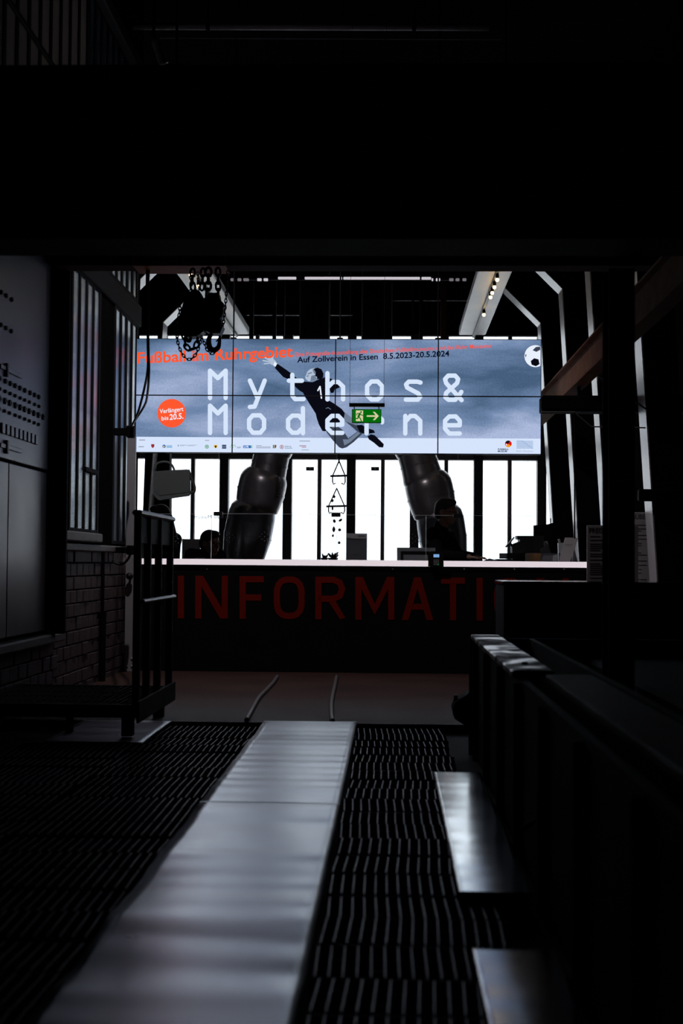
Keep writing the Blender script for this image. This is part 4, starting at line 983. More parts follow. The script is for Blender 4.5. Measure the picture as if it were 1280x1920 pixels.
# =================================================================== CHUTES
def chute(label, segs, Y):
    q = P(segs[-1][1][0], segs[-1][1][1], Y)
    t = thing('spiral_chute', label, 'chute', (q.x, Y, 0), 'segmented metal chutes')
    for (a, b, r0, r1) in segs:
        A, B = P(*a, Y), P(*b, Y); L = (B - A).length; s = S(Y); r0 /= s; r1 /= s
        prof = [(-r0 * 0.30, r0 * 0.62), (-r0 * 0.18, r0 * 0.80), (0.0, r0 * 0.93), (L * 0.12, r0 * 0.99), (L * 0.25, r0), (L * 0.5, r0), (L * 0.75, (r0 + r1) / 2), (L * 0.9, r1), (L * 0.97, r1 * 0.97), (L, r1 * 0.9), (L, r1 * 0.8)]
        sg_ = link('chute_segment', MB().lathe(A, B - A, prof, 28), CHUTE, t, True)
        u = (B - A).normalized()
        link('seam_band', MB().lathe(A + u * L * 0.45, u, [(0, r0 * 0.99), (0, r0 + 0.006), (0.02, r0 + 0.006), (0.02, r0 * 0.99)], 28), CHUTE, sg_)
    return t
chute('left segmented metal chute curving down behind the counter', [((572, 655), (560, 730), 34, 33), ((557, 722), (538, 790), 35, 33), ((534, 780), (512, 852), 36, 34), ((512, 840), (498, 905), 34, 36), ((496, 892), (481, 957), 45, 41), ((475, 952), (452, 1066), 45, 36), ((452, 1062), (446, 1280), 37, 35)], 17.0)
chute('right segmented metal chute curving down behind the man', [((716, 655), (728, 730), 34, 33), ((731, 722), (750, 790), 35, 33), ((754, 780), (776, 852), 36, 34), ((777, 840), (795, 905), 36, 39), ((800, 898), (816, 968), 45, 41), ((823, 960), (838, 1066), 45, 38), ((838, 1062), (844, 1280), 38, 36)], 17.2)

# =================================================================== CHAIN HOISTS
YH = 10.3
def H(x, y): return (325 + x / 10.664, 500 + y / 10.664)
def HP(x, y, d=0.0): return P(*H(x, y), YH + d)
def path_h(pts, d=0.0): return smooth_path([HP(x, y, d) for x, y in pts], 5)
t1 = thing('chain_hoist', 'left black chain hoist with slack chain loops before the screen', 'chain hoist', HP(380, 1400))
link('housing', MB().prism([HP(x, y, -0.06) for x, y in ((430, 430), (530, 500), (600, 640), (600, 1290), (470, 1390), (215, 1400), (150, 1290), (125, 1120), (140, 900), (205, 700), (330, 500))], (0, 0.13, 0)), IRON, t1)
link('chain_wheel', MB().lathe(HP(370, 950, -0.1), (0, 1, 0), [(0, 0.05), (0.005, 0.078), (0.03, 0.078), (0.035, 0.06), (0.05, 0.078), (0.06, 0.06)], 22), IRON, t1)
link('load_hook', MB().tube(path_h([(250, 1330), (245, 1420), (280, 1480), (320, 1490), (340, 1440), (335, 1360)]), [0.012] * 26, 8), IRON, t1, True)
link('load_chain', chain_mb(path_h([(385, 125), (380, 300), (395, 470)]), 0.05, 0.009, 0.036), IRON, t1)
link('load_chain', chain_mb(path_h([(215, 1380), (235, 1520), (270, 1610), (340, 1655), (410, 1630), (470, 1540), (490, 1400)]), 0.045, 0.0085, 0.034), IRON, t1)
link('hand_chain', chain_mb(path_h([(490, 140), (495, 300), (505, 450)], 0.03), 0.022, 0.004, 0.015), IRON, t1)
link('hand_chain', chain_mb(path_h([(75, 1380), (90, 1520), (140, 1670), (210, 1790), (290, 1850), (370, 1835), (440, 1760), (490, 1660), (530, 1540), (560, 1400)], -0.05), 0.026, 0.0042, 0.018), IRON, t1)
link('hand_chain', chain_mb(path_h([(75, 1400), (120, 900), (165, 660), (240, 570), (340, 490), (345, 130)], -0.05), 0.026, 0.0042, 0.018), IRON, t1)
t2 = thing('chain_hoist', 'right black chain hoist with a big open hook before the screen', 'chain hoist', HP(830, 1700))
link('housing', MB().prism([HP(x, y, -0.05) for x, y in ((720, 520), (900, 520), (925, 650), (1000, 730), (1010, 790), (940, 1000), (950, 1130), (990, 1190), (930, 1330), (740, 1330), (610, 1250), (605, 640))], (0, 0.13, 0)), IRON, t2)
link('chain_wheel', MB().lathe(HP(800, 900, -0.09), (0, 1, 0), [(0, 0.045), (0.005, 0.07), (0.03, 0.07), (0.035, 0.055), (0.05, 0.07)], 22), IRON, t2)
hp = path_h([(800, 1300), (760, 1350), (715, 1430), (705, 1530), (740, 1640), (820, 1665), (890, 1620), (915, 1540), (930, 1440), (925, 1380)])
n = len(hp); link('load_hook', MB().tube(hp, [0.010 + 0.011 * math.sin(math.pi * min(1, (i / n) * 1.15)) for i in range(n)], 10), IRON, t2, True)
link('hook_latch', MB().tube([HP(930, 1390), HP(880, 1480), HP(850, 1490)], 0.006, 6), IRON, t2)
link('load_chain', chain_mb(path_h([(890, 110), (893, 350), (895, 600)]), 0.052, 0.009, 0.036), IRON, t2)
link('load_chain', chain_mb(path_h([(700, 110), (695, 350), (660, 600)], 0.02), 0.052, 0.011, 0.046), IRON, t2)
link('load_chain', chain_mb(path_h([(590, 120), (575, 350), (570, 520)], 0.04), 0.05, 0.009, 0.034), IRON, t2)
link('hand_chain', chain_mb(path_h([(1085, 120), (1070, 380), (1045, 700), (1020, 950), (995, 1190)], 0.03), 0.026, 0.0042, 0.018), IRON, t2)
link('hand_chain', chain_mb(path_h([(560, 1400), (610, 1510), (660, 1640), (740, 1730), (830, 1715), (880, 1640)], 0.04), 0.026, 0.0042, 0.018), IRON, t2)

# =================================================================== GUARDS, BAG, MOBILE
GE = mat('glass_edge', (0.75, 0.82, 0.85), 0.3, 0, 0.05, 5)
def guard(px0, px1, pt, Y, label, holes=(), clamps=()):
    a, b = P(px0, pt, Y), P(px1, pt, Y)
    t = thing('glass_guard', label, 'glass guard', ((a.x + b.x) / 2, Y, CT), 'glass guards along the counter')
    zt_ = P((px0 + px1) / 2, pt, Y).z
    link('pane', MB().box(a.x, b.x, Y, Y + 0.006, CT, zt_), GUARD, t)
    link('edge', MB().box(a.x - 0.003, a.x, Y, Y + 0.006, CT, zt_).box(a.x, b.x, Y, Y + 0.006, zt_, zt_ + 0.003), GE, t)
    for hx, hy in holes:
        mb = MB(); rnd = random.Random(hx)
        for (dx, dy) in ((0, 0), (6, -5), (-6, -5), (6, 5), (-6, 5), (0, -9), (0, 9), (10, 0), (-10, 0)):
            c = P(hx + dx * 0.9, hy + dy * 0.9, Y - 0.001); mb.lathe(c, (0, 1, 0), [(0, 0.0035), (0.002, 0.0035), (0.002, 0.002), (0, 0.002)], 8)
        tag(link('speech_holes', mb, GE, t), kind='stuff')
    for cx_ in clamps:
        c = P(cx_, pt, Y); link('clamp', MB().bbox(c.x - 0.045, c.x + 0.045, Y - 0.015, Y + 0.02, zt_ - 0.02, zt_ + 0.02, 0.004), BLKP, t)
        link('wire', MB().tube([(c.x, Y + 0.003, zt_ + 0.02), (c.x, Y + 0.003, zbot)], 0.0012, 5), GE, t)
    return t
guard(262, 396, 964, 14.12, 'glass guard at the left end of the counter', [(334, 1010)])
guard(397, 630, 964, 14.12, 'glass guard before the seated man', [(430, 1008), (496, 1006)], [409])
guard(632, 798, 966, 14.12, 'glass guard behind the upright sign holder', [(773, 1010)], [])
guard(799, 1000, 967, 14.12, 'glass guard before the standing man', [], [858])
t = thing('tag_clamp', 'small black clamp below the wire mobile', 'clamp', P(629, 969, 14.1)); link('block', MB().bbox(P(621, 965, 14.1).x, P(638, 965, 14.1).x, 14.1, 14.119, P(630, 969, 14.1).z, P(630, 961, 14.1).z, 0.003), BLKP, t)
link('wire', MB().tube([P(630, 962, 14.11), P(631, 852, 14.11)], 0.0012, 5), GE, t)
for p, l in ((581, 'left'), (703, 'right')):
    t = thing('hanging_hook', '%s hook wire with a small black tag under the screen' % l, 'hook', P(p, 985, 14.3))
    link('tag', MB().bbox(P(p - 7.5, 875, 14.3).x, P(p + 7.5, 875, 14.3).x, 14.3, 14.31, P(p, 882.5, 14.3).z, P(p, 875.5, 14.3).z, 0.002), BLKP, t)
    link('wire', MB().tube([P(p, 850, 14.3), P(p, 978, 14.3), P(p - 2, 982, 14.3), P(p - 4, 980, 14.3), P(p - 4, 976, 14.3)], 0.0015, 5), LIGHTGREY, t)
tag(link('mirrored_lettering', text_mb('se Ruhr Museum', 364, 972.0, 66, 6.5, 14.11, 0, 0.0, True), GREYTXT), 'small mirrored grey lettering on the glass guard', 'lettering')

def K(x, y): return (240 + x / 7.111, 850 + y / 7.109)
YB = 14.22
t = thing('felt_bag', 'grey felt shoulder bag hanging below the left end of the screen', 'bag', P(*K(560, 620), YB))
link('bag_body', MB().prism([P(*K(x, y), YB) for x, y in ((340, 240), (600, 222), (790, 213), (808, 222), (820, 270), (820, 545), (800, 566), (620, 590), (415, 625), (390, 610), (335, 548))], (0, 0.07, 0)), FELT, t)
link('flap_edge', MB().prism([P(*K(x, y), YB - 0.005) for x, y in ((345, 245), (800, 220), (815, 500), (780, 520), (420, 560), (350, 500))], (0, 0.004, 0)), FELT, t)
def strap(pts, wd, d):
    mb = MB(); q = [P(*K(x, y), YB + d) for x, y in pts]; q = smooth_path(q, 5)
    for a, b in zip(q, q[1:]):
        mb.hexa([a, a + Vector((0, wd, 0)), b + Vector((0, wd, 0)), b], [a + Vector((0.0, 0, 0.008)), a + Vector((0, wd, 0.008)), b + Vector((0.008, wd, 0.0)), b + Vector((0.008, 0, 0.0))])
    return mb
DK = mat('dark_strap', (0.06, 0.065, 0.065), 0.8, 0, 0.2, 30)
def strap2(pts, r): return MB().tube(smooth_path([P(*K(x, y), YB + 0.03) for x, y in pts], 5), r, 6)
link('handle', merge(strap2([(345, 245), (360, 180), (400, 130), (480, 112), (545, 125), (590, 165), (618, 228)], 0.011)), FELT, t, True)
link('shoulder_strap', strap2([(800, 220), (830, 300), (865, 390), (885, 450), (882, 505), (855, 522), (815, 515)], 0.015), DK, t, True)
link('thread', MB().tube([P(*K(480, 112), YB + 0.03), P(*K(480, 112), YB + 0.03) + Vector((0, 0.0, 0.13))], 0.0012, 5), RUBBER, t)

YM = 14.5
def Mq(x, y): return (590 + x / 9.145, 850 + y / 9.143)
def MP(x, y, d=0): return P(*Mq(x, y), YM + d)
t = thing('wire_mobile', 'two-tier black wire rack mobile hanging in the window centre', 'mobile', MP(370, 1040))
for (ax, ay, bx0, bx1, by, dn) in ((415, 130, 300, 525, 385, 520), (375, 600, 230, 515, 905, 1020)):
    link('tier_bar', MB().tube([MP(bx0 - 35, by + 5), MP(bx1 + 30, by - 3)], 0.0105, 8), BLKP, t)
    w_ = MB()
    for d in (-0.07, 0.07):
        w_.tube([MP(ax, ay), MP(bx0 + 5, by, d), MP(bx0 + 5, dn - 30, d), MP(bx0 + 20, dn + 10, d), MP(bx0 + 55, dn - 10, d)], 0.0068, 6)
        w_.tube([MP(ax, ay), MP(bx1 - 5, by, d), MP(bx1 - 5, dn - 30, d), MP(bx1 - 25, dn + 15, d), MP(bx1 - 70, dn - 10, d)], 0.0068, 6)
        w_.tube([MP(bx0, by, d), MP(bx1, by, d)], 0.0068, 6)
    link('wire_frame', w_, BLKP, t)
link('suspension', MB().tube([MP(415, 130), MP(412, -10)], 0.0068, 6).tube([MP(375, 600), MP(400, 540), MP(415, 130)], 0.0016, 5), BLKP, t)
def pebble(x, y, a, b, rot, label):
    c = MP(x, y, 0.0); mb = MB()
    mb.ball((0, 0, 0), (a * 1.3 / 9.1 / S(YM), 0.008, b * 1.3 / 9.1 / S(YM)), 10, 7)
    for v in mb.v:
        v.x *= 1 + 0.25 * math.sin(v.z * 400 + x); cx_, cz_ = v.x * math.cos(rot) - v.z * math.sin(rot), v.x * math.sin(rot) + v.z * math.cos(rot); v.x, v.z = cx_, cz_
    mb = MB().add([v + c for v in mb.v], mb.f)
    t = thing('hanging_pebble', label, 'pebble', c, 'dark pebbles strung below the mobile')
    link('pebble', mb, STONE, t, True); link('thread', MB().tube([c, Vector((c.x, c.y, max(c.z + 0.04, MP(370, 905).z))) if y > 950 else c + Vector((0, 0, 0.06))], 0.0005, 4), GE, t)
pebble(335, 1162, 20, 24, 0.3, 'dark pebble on thread, upper left below the black clamp')
pebble(440, 1145, 30, 16, 0.6, 'dark pebble on thread, upper right below the black clamp')
pebble(325, 1303, 18, 40, 0.0, 'double dark pebble on thread in the left string')
pebble(425, 1312, 22, 20, 0.4, 'dark pebble on thread in the middle of the right string')
pebble(310, 1412, 15, 20, -0.2, 'lowest dark pebble of the left string')
pebble(418, 1533, 20, 20, 0.1, 'lowest dark pebble of the right string')
pebble(330, 742, 20, 22, 0.5, 'upper dark pebble beside the lower wire tier'); pebble(302, 812, 18, 22, -0.4, 'second dark pebble beside the lower wire tier')
pebble(303, 945, 14, 24, 0, 'dark pebble under the bar of the lower wire tier')

# =================================================================== THINGS ON THE COUNTER
YO = 14.3
def slab(nm, pts, Y, th, m, parent):
    q = [P(x, y, Y) for x, y in pts]
    for v in q:
        if v.z < CT + 0.012: v.z = CT + 0.0005
    return link(nm, MB().prism(q, (0, th, 0)), m, parent)
def onc(x): return P(x, 1050, YO).x
t = thing('sign_holder', 'upright dark grey sign holder standing mid-counter', 'sign', (onc(668), YO, CT))
a, b = P(649, 1000, YO), P(688, 1001, YO)
link('sheet', MB().bbox(a.x, b.x, YO, YO + 0.006, CT, a.z, 0.001), GREYP, t)
link('foot', MB().box(a.x, b.x, YO, YO + 0.08, CT, CT + 0.004), GREYP, t)
link('print_lines', merge(poly_px([(671, 1004), (684, 1004), (684, 1006), (671, 1006)], YO - 0.001), poly_px([(654, 1011), (676, 1011), (676, 1012), (654, 1012)], YO - 0.001), poly_px([(658, 1040), (676, 1040), (676, 1041), (658, 1041)], YO - 0.001)), GREYTXT, t)
# succulents
def plant(px, wpx, hpx, n, m, label, seed):
    rnd = random.Random(seed); c = P(px, 1050, YO); c.z = CT; s = S(YO)
    t = thing('succulent', label, 'plant', c, 'succulents on the counter')
    link('bowl', MB().lathe(c, (0, 0, 1), [(0, wpx * 0.34 / s), (0.012, wpx * 0.42 / s), (0.02, wpx * 0.38 / s), (0.012, 0.0)], 14), BLKP, t)
    for k in range(n):
        an = 2 * math.pi * k / n + rnd.uniform(-.2, .2); R_ = wpx / 2 / s * rnd.uniform(.5, 1.0); hh = hpx / s * rnd.uniform(.6, 1.0)
        tip = c + Vector((math.cos(an) * R_, math.sin(an) * R_, hh)); mid = c + Vector((math.cos(an) * R_ * .55, math.sin(an) * R_ * .55, hh * .55))
        link('leaf', MB().tube([c + Vector((0, 0, 0.012)), mid, tip], [0.006, 0.012, 0.001], 6), m if k % 3 else LEAFR, t)
plant(608, 17, 13, 9, LEAF, 'small dark succulent at the left of the pair', 1)
plant(624, 24, 17, 14, LEAF, 'larger reddish succulent next to the sign holder', 2)
# framed notice
t = thing('framed_notice', 'grey board with a black framed notice leaning on the counter', 'frame', (onc(778), YO, CT))
slab('backing', [(744, 1026.5), (816, 1027), (816, 1053), (744, 1052.5)], YO, 0.012, WHITE, t)
slab('black_frame', [(751, 1033.5), (809, 1034), (809, 1053), (751, 1052.5)], YO - 0.008, 0.007, BLKP, t)
slab('notice', [(756, 1040), (802, 1040.5), (802, 1053), (756, 1052.5)], YO - 0.011, 0.002, WHITE, t)
# card terminal in its cradle on the counter's front edge
YT = 13.93
t = thing('card_terminal', 'black card payment terminal with a small blue display', 'card terminal', P(817, 1063, YT))
link('body', MB().prism([P(x, y, YT) for x, y in ((802.5, 1062), (803, 1036), (808, 1033.5), (827, 1033.5), (831, 1037), (831.5, 1063))], (0, 0.045, 0)), BLKP, t)
link('display', poly_px([(812.5, 1039.2), (823.2, 1039.2), (823.2, 1045), (812.5, 1045)], YT - 0.002), emit('terminal_display', rgb(120, 165, 215)), t)
for r in range(4):
    for c_ in range(3):
        x, y = 814 + c_ * 3.6, 1050 + r * 2.8
        link('key', MB().prism([P(x - 1.3, y - 0.9, YT - 0.003), P(x + 1.3, y - 0.9, YT - 0.003), P(x + 1.3, y + 0.9, YT - 0.003), P(x - 1.3, y + 0.9, YT - 0.003)], (0, 0.004, 0)), emit('green_key', rgb(20, 110, 50)) if (r == 3 and c_ == 2) else GREYP, t)
c = P(817, 1060, YT)
link('cradle', MB().box(c.x - 0.04, c.x + 0.04, YT + 0.045, YC + 0.0295, CB - 0.035, CB - 0.005).box(c.x - 0.05, c.x + 0.05, YT + 0.02, YC - 0.008, CB - 0.03, CT + 0.01), BLKP, t)
# printer
def Q(x, y): return (920 + x / 6.737, 990 + y / 6.737)
def qs(nm, pts, d, th, m, parent): return slab(nm, [Q(x, y) for x, y in pts], YO + d, th, m, parent)
t = thing('till_printer', 'black till printer with a tilted display lid on the counter', 'printer', (onc(985), YO + 0.15, CT))
qs('body', ((285, 200), (365, 170), (365, 145), (335, 140), (330, 98), (665, 98), (670, 240), (620, 250), (620, 430), (300, 430), (270, 300), (268, 240)), 0.1, 0.24, BLKP, t)
qs('base', ((80, 392), (430, 392), (430, 447), (82, 447)), 0.05, 0.3, BLKP, t)
qs('tilted_display', ((186, 236), (294, 112), (303, 122), (203, 243)), 0.12, 0.12, BLKP, t)
qs('display_arm', ((235, 205), (262, 195), (290, 235), (265, 245)), 0.15, 0.03, BLKP, t)
qs('paper_door', ((118, 318), (200, 318), (200, 388), (118, 388)), 0.08, 0.14, GREYP, t)
qs('side_tray', ((200, 318), (295, 318), (300, 390), (200, 390)), 0.08, 0.16, BLKP, t)
t = thing('leaflet_box', 'small open box of amber-coloured leaflets on the counter', 'box', (onc(998), YO, CT))
qs('box_front', ((432, 318), (640, 318), (625, 446), (430, 446)), 0.0, 0.003, mat('clear_brown_plastic', (0.5, 0.38, 0.28), 0.4, 0, 0.1, 10), t)
qs('leaflets', ((500, 322), (636, 320), (620, 440), (490, 440)), -0.002, 0.0015, AMBER, t)
qs('box_back', ((440, 305), (640, 305), (640, 446), (440, 446)), 0.05, 0.003, GREYP, t)
t = thing('leaflet_tray', 'clear plastic leaflet tray between the amber box and tilted sheet', 'tray', (onc(1030), YO, CT))
qs('front', ((665, 342), (838, 345), (836, 430), (820, 447), (632, 447)), -0.01, 0.004, mat('clear_plastic', (0.55, 0.58, 0.62), 0.3, 0, 0.1, 10), t)
qs('leaflet_stack', ((675, 350), (832, 335), (825, 400), (700, 420)), 0.01, 0.03, WHITE, t)
qs('back', ((660, 320), (842, 322), (842, 446), (640, 446)), 0.05, 0.003, MATS['clear_plastic'], t)
t = thing('tilted_sheet', 'tilted white notice sheet at the right end of the counter', 'sign', (onc(1065), YO, CT))
qs('sheet', ((935, 120), (1103, 124), (1000, 447), (855, 441)), -0.03, 0.006, WHITE, t)
link('print_lines', merge(*[poly_px([Q(940 - k * 12, 205 + k * 14), Q(1030 - k * 12, 207 + k * 14), Q(1029 - k * 12, 210 + k * 14), Q(939 - k * 12, 208 + k * 14)], YO - 0.031) for k in range(2)]), GREYTXT, t)
qs('easel_back', ((1045, 270), (1060, 285), (1060, 446), (1025, 446)), 0.03, 0.05, GREYP, t)
t = thing('tent_card', 'small white tent card behind the tilted sheet', 'card', (onc(1078), YO + 0.06, CT))
qs('card', ((1062, 290), (1098, 430), (1098, 447), (1030, 447)), 0.09, 0.003, WHITE, t); qs('card_back', ((1062, 290), (1098, 440), (1040, 447)), 0.12, 0.003, WHITE, t)
t = thing('paper_fan', 'grey folded paper standing behind the printer', 'paper', (onc(1022), YO + 0.4, CT))
qs('sheet', ((672, 165), (712, 165), (765, 335), (765, 447), (620, 447), (618, 260), (672, 240)), 0.38, 0.01, GREYP, t)
t = thing('pen_holder', 'clear pen holder between the leaflet tray and tilted sheet', 'holder', (onc(1048), YO + 0.1, CT))
qs('cup', ((850, 190), (915, 185), (900, 447), (855, 447)), 0.1, 0.05, MATS['clear_plastic'], t); qs('pen', ((845, 138), (872, 138), (885, 200), (855, 200)), 0.115, 0.01, GREYP, t)
tag(link('paper_sheets', merge(MB().prism([P(x, y, 14.4) for x, y in ((903, 1053), (918, 1047), (928, 1049.5), (928, 1053))], (0, 0.15, 0))), WHITE), 'loose white papers left of the till printer', 'paper')
t = thing('low_dish', 'flat pale dish lying on the counter before the seated man', 'dish', (onc(373), YO, CT))
c = P(373, 1050, 14.25); c.z = CT
link('plate', MB().lathe(c, (0, 0, 1), [(0, 0.03), (0.004, 0.05), (0.012, 0.055), (0.009, 0.045)], 18), GREYP, t)
YD = 16.0
t = thing('back_desk', 'low dark desk behind the seated man', 'desk', (P(350, 1050, YD).x, YD, 0))
link('top', MB().bbox(P(300, 1050, YD).x, P(420, 1050, YD).x, YD - 0.05, YD + 0.35, 0.71, 0.74, 0.004), DARK, t)
for p in (306, 414): link('leg', MB().box(P(p, 1050, YD).x - 0.02, P(p, 1050, YD).x + 0.02, YD, YD + 0.3, 0, 0.71), DARK, t)
t = thing('monitor_back', 'pale back of a computer monitor behind the seated man', 'monitor', (P(360, 1050, YD).x, YD, 0.74))
link('panel', MB().bbox(P(340, 1011, YD).x, P(374, 1011, YD).x, YD + 0.05, YD + 0.075, 0.95, P(360, 1010.5, YD).z, 0.004), CHANNEL, t)
link('stand', MB().box(P(354, 1011, YD).x, P(360, 1011, YD).x, YD + 0.075, YD + 0.09, 0.75, 1.1).box(P(346, 1011, YD).x, P(368, 1011, YD).x, YD + 0.03, YD + 0.13, 0.74, 0.75), GREYP, t)
# dark partition with studs right behind the counter
YP = 18.4
t = thing('partition', 'dark sloping partition with small studs behind the counter end', 'partition', (P(1050, 1000, YP).x, YP, 0))
pts = [P(x, y, YP) for x, y in ((1000, 985), (1026, 983), (1060, 973), (1088, 968))]
link('panel', MB().prism([Vector((pts[0].x, YP, 0))] + pts + [Vector((pts[-1].x, YP, 0))], (0, 0.05, 0)), BLACK, t)
for p, y in ((1032, 981), (1048, 976), (1058, 973), (1069, 971)):
    link('stud', MB().tube([P(p, y, YP + 0.02), P(p, y - 9, YP + 0.02)], 0.007, 6), BLACK, t)
link('box', MB().bbox(P(1070, 970, YP).x, P(1082, 970, YP).x, YP, YP + 0.1, P(1075, 972, YP).z, P(1075, 962, YP).z), BLACK, t)
t = thing('dark_pillar', 'broad leaning dark pillar behind the hanging bag', 'pillar', (P(292, 1000, 19.9).x, 19.9, 0))
link('shaft', MB().prism([P(272, 845, 19.9), P(318, 845, 19.9), P(318, 1000, 19.9), Vector((P(318, 1000, 19.9).x, 19.9, 0)), Vector((P(256, 1000, 19.9).x, 19.9, 0)), P(266, 1000, 19.9)], (0, 0.2, 0)), FRAMEDK, t)

# =================================================================== PEOPLE
def blob(prims, vox):
    mb = MB()
    for p in prims:
        if p[0] == 's': mb.ball(p[1], p[2], 16, 12)
        else:
            _, a, b, r0, r1 = p; a = Vector(a); b = Vector(b); L = (b - a).length; ax = (b - a) / L
            prof = [(-r0 * math.cos(k * math.pi / 10), r0 * math.sin(k * math.pi / 10) + 1e-4) for k in range(0, 6)] + [(L + r1 * math.sin(k * math.pi / 10), r1 * math.cos(k * math.pi / 10) + 1e-4) for k in range(0, 6)]
            mb.lathe(a, ax, prof, 14)
    me = bpy.data.meshes.new('b'); me.from_pydata([tuple(v) for v in mb.v], [], mb.f)
    ob = bpy.data.objects.new('b', me); COL.objects.link(ob)
    r = ob.modifiers.new('r', 'REMESH'); r.mode = 'VOXEL'; r.voxel_size = vox
    s = ob.modifiers.new('s', 'SMOOTH'); s.iterations = 4; s.factor = 0.5
    dg = bpy.context.evaluated_depsgraph_get(); m2 = bpy.data.meshes.new_from_object(ob.evaluated_get(dg))
    out = MB(); out.v = [v.co.copy() for v in m2.vertices]; out.f = [tuple(p.vertices) for p in m2.polygons]
    bpy.data.objects.remove(ob); bpy.data.meshes.remove(me); bpy.data.meshes.remove(m2)
    return out
def place(mb, loc, rz):
    M = Matrix.Translation(Vector(loc)) @ Matrix.Rotation(rz, 4, 'Z')
    return MB().add([M @ v for v in mb.v], mb.f)
def hand(w_, d, up, side):
    """palm, four fingers and a thumb; w_ wrist, d finger direction, side +1/-1 for the thumb"""
    w_ = Vector(w_); d = Vector(d).normalized(); up = Vector(up).normalized(); s = d.cross(up) * side
    pr = [('c', w_, w_ + d * 0.04, 0.026, 0.03), ('c', w_ + d * 0.03 + s * 0.018, w_ + d * 0.085 + s * 0.022, 0.017, 0.014), ('c', w_ + d * 0.03 - s * 0.018, w_ + d * 0.08 - s * 0.024, 0.017, 0.013)]
    for k, (o, L) in enumerate(((0.03, 0.072), (0.010, 0.082), (-0.011, 0.076), (-0.031, 0.058))):
        b = w_ + d * 0.088 + s * o; m_ = b + d * L * 0.5 + s * o * 0.15 + up * 0.004; e = m_ + d * L * 0.45 - up * 0.016
        pr += [('c', b, m_, 0.0095, 0.009), ('c', m_, e, 0.009, 0.0075)]
    b = w_ + d * 0.03 + s * 0.032; m_ = b + d * 0.03 + s * 0.026 - up * 0.006; e = m_ + d * 0.032 + s * 0.006
    return pr + [('c', b, m_, 0.013, 0.0105), ('c', m_, e, 0.0105, 0.008)]
HS = 1.13
def head_prims(c, tilt=0.0):
    c = Vector(c); R_ = Matrix.Rotation(tilt, 3, 'Y')
    def q(x, y, z): return c + R_ @ Vector((x, y, z)) * HS
    pr = [('s', q(-0.012, 0, 0.028), (0.098, 0.078, 0.092)), ('s', q(0.028, 0, -0.03), (0.064, 0.062, 0.082)), ('s', q(0.052, 0, -0.088), (0.034, 0.036, 0.026)),
            ('c', q(0.092, 0, 0.012), q(0.112, 0, -0.024), 0.009, 0.014), ('c', q(0.088, -0.02, -0.060), q(0.088, 0.02, -0.060), 0.010, 0.010),
            ('c', q(0.080, -0.035, 0.022), q(0.080, 0.035, 0.022), 0.014, 0.014),
            ('s', q(-0.008, 0.080, -0.012), (0.02, 0.010, 0.032)), ('s', q(-0.008, -0.080, -0.012), (0.02, 0.010, 0.032))]
    return [('s', p[1], tuple(r * HS for r in p[2])) if p[0] == 's' else ('c', p[1], p[2], p[3] * HS, p[4] * HS) for p in pr], q
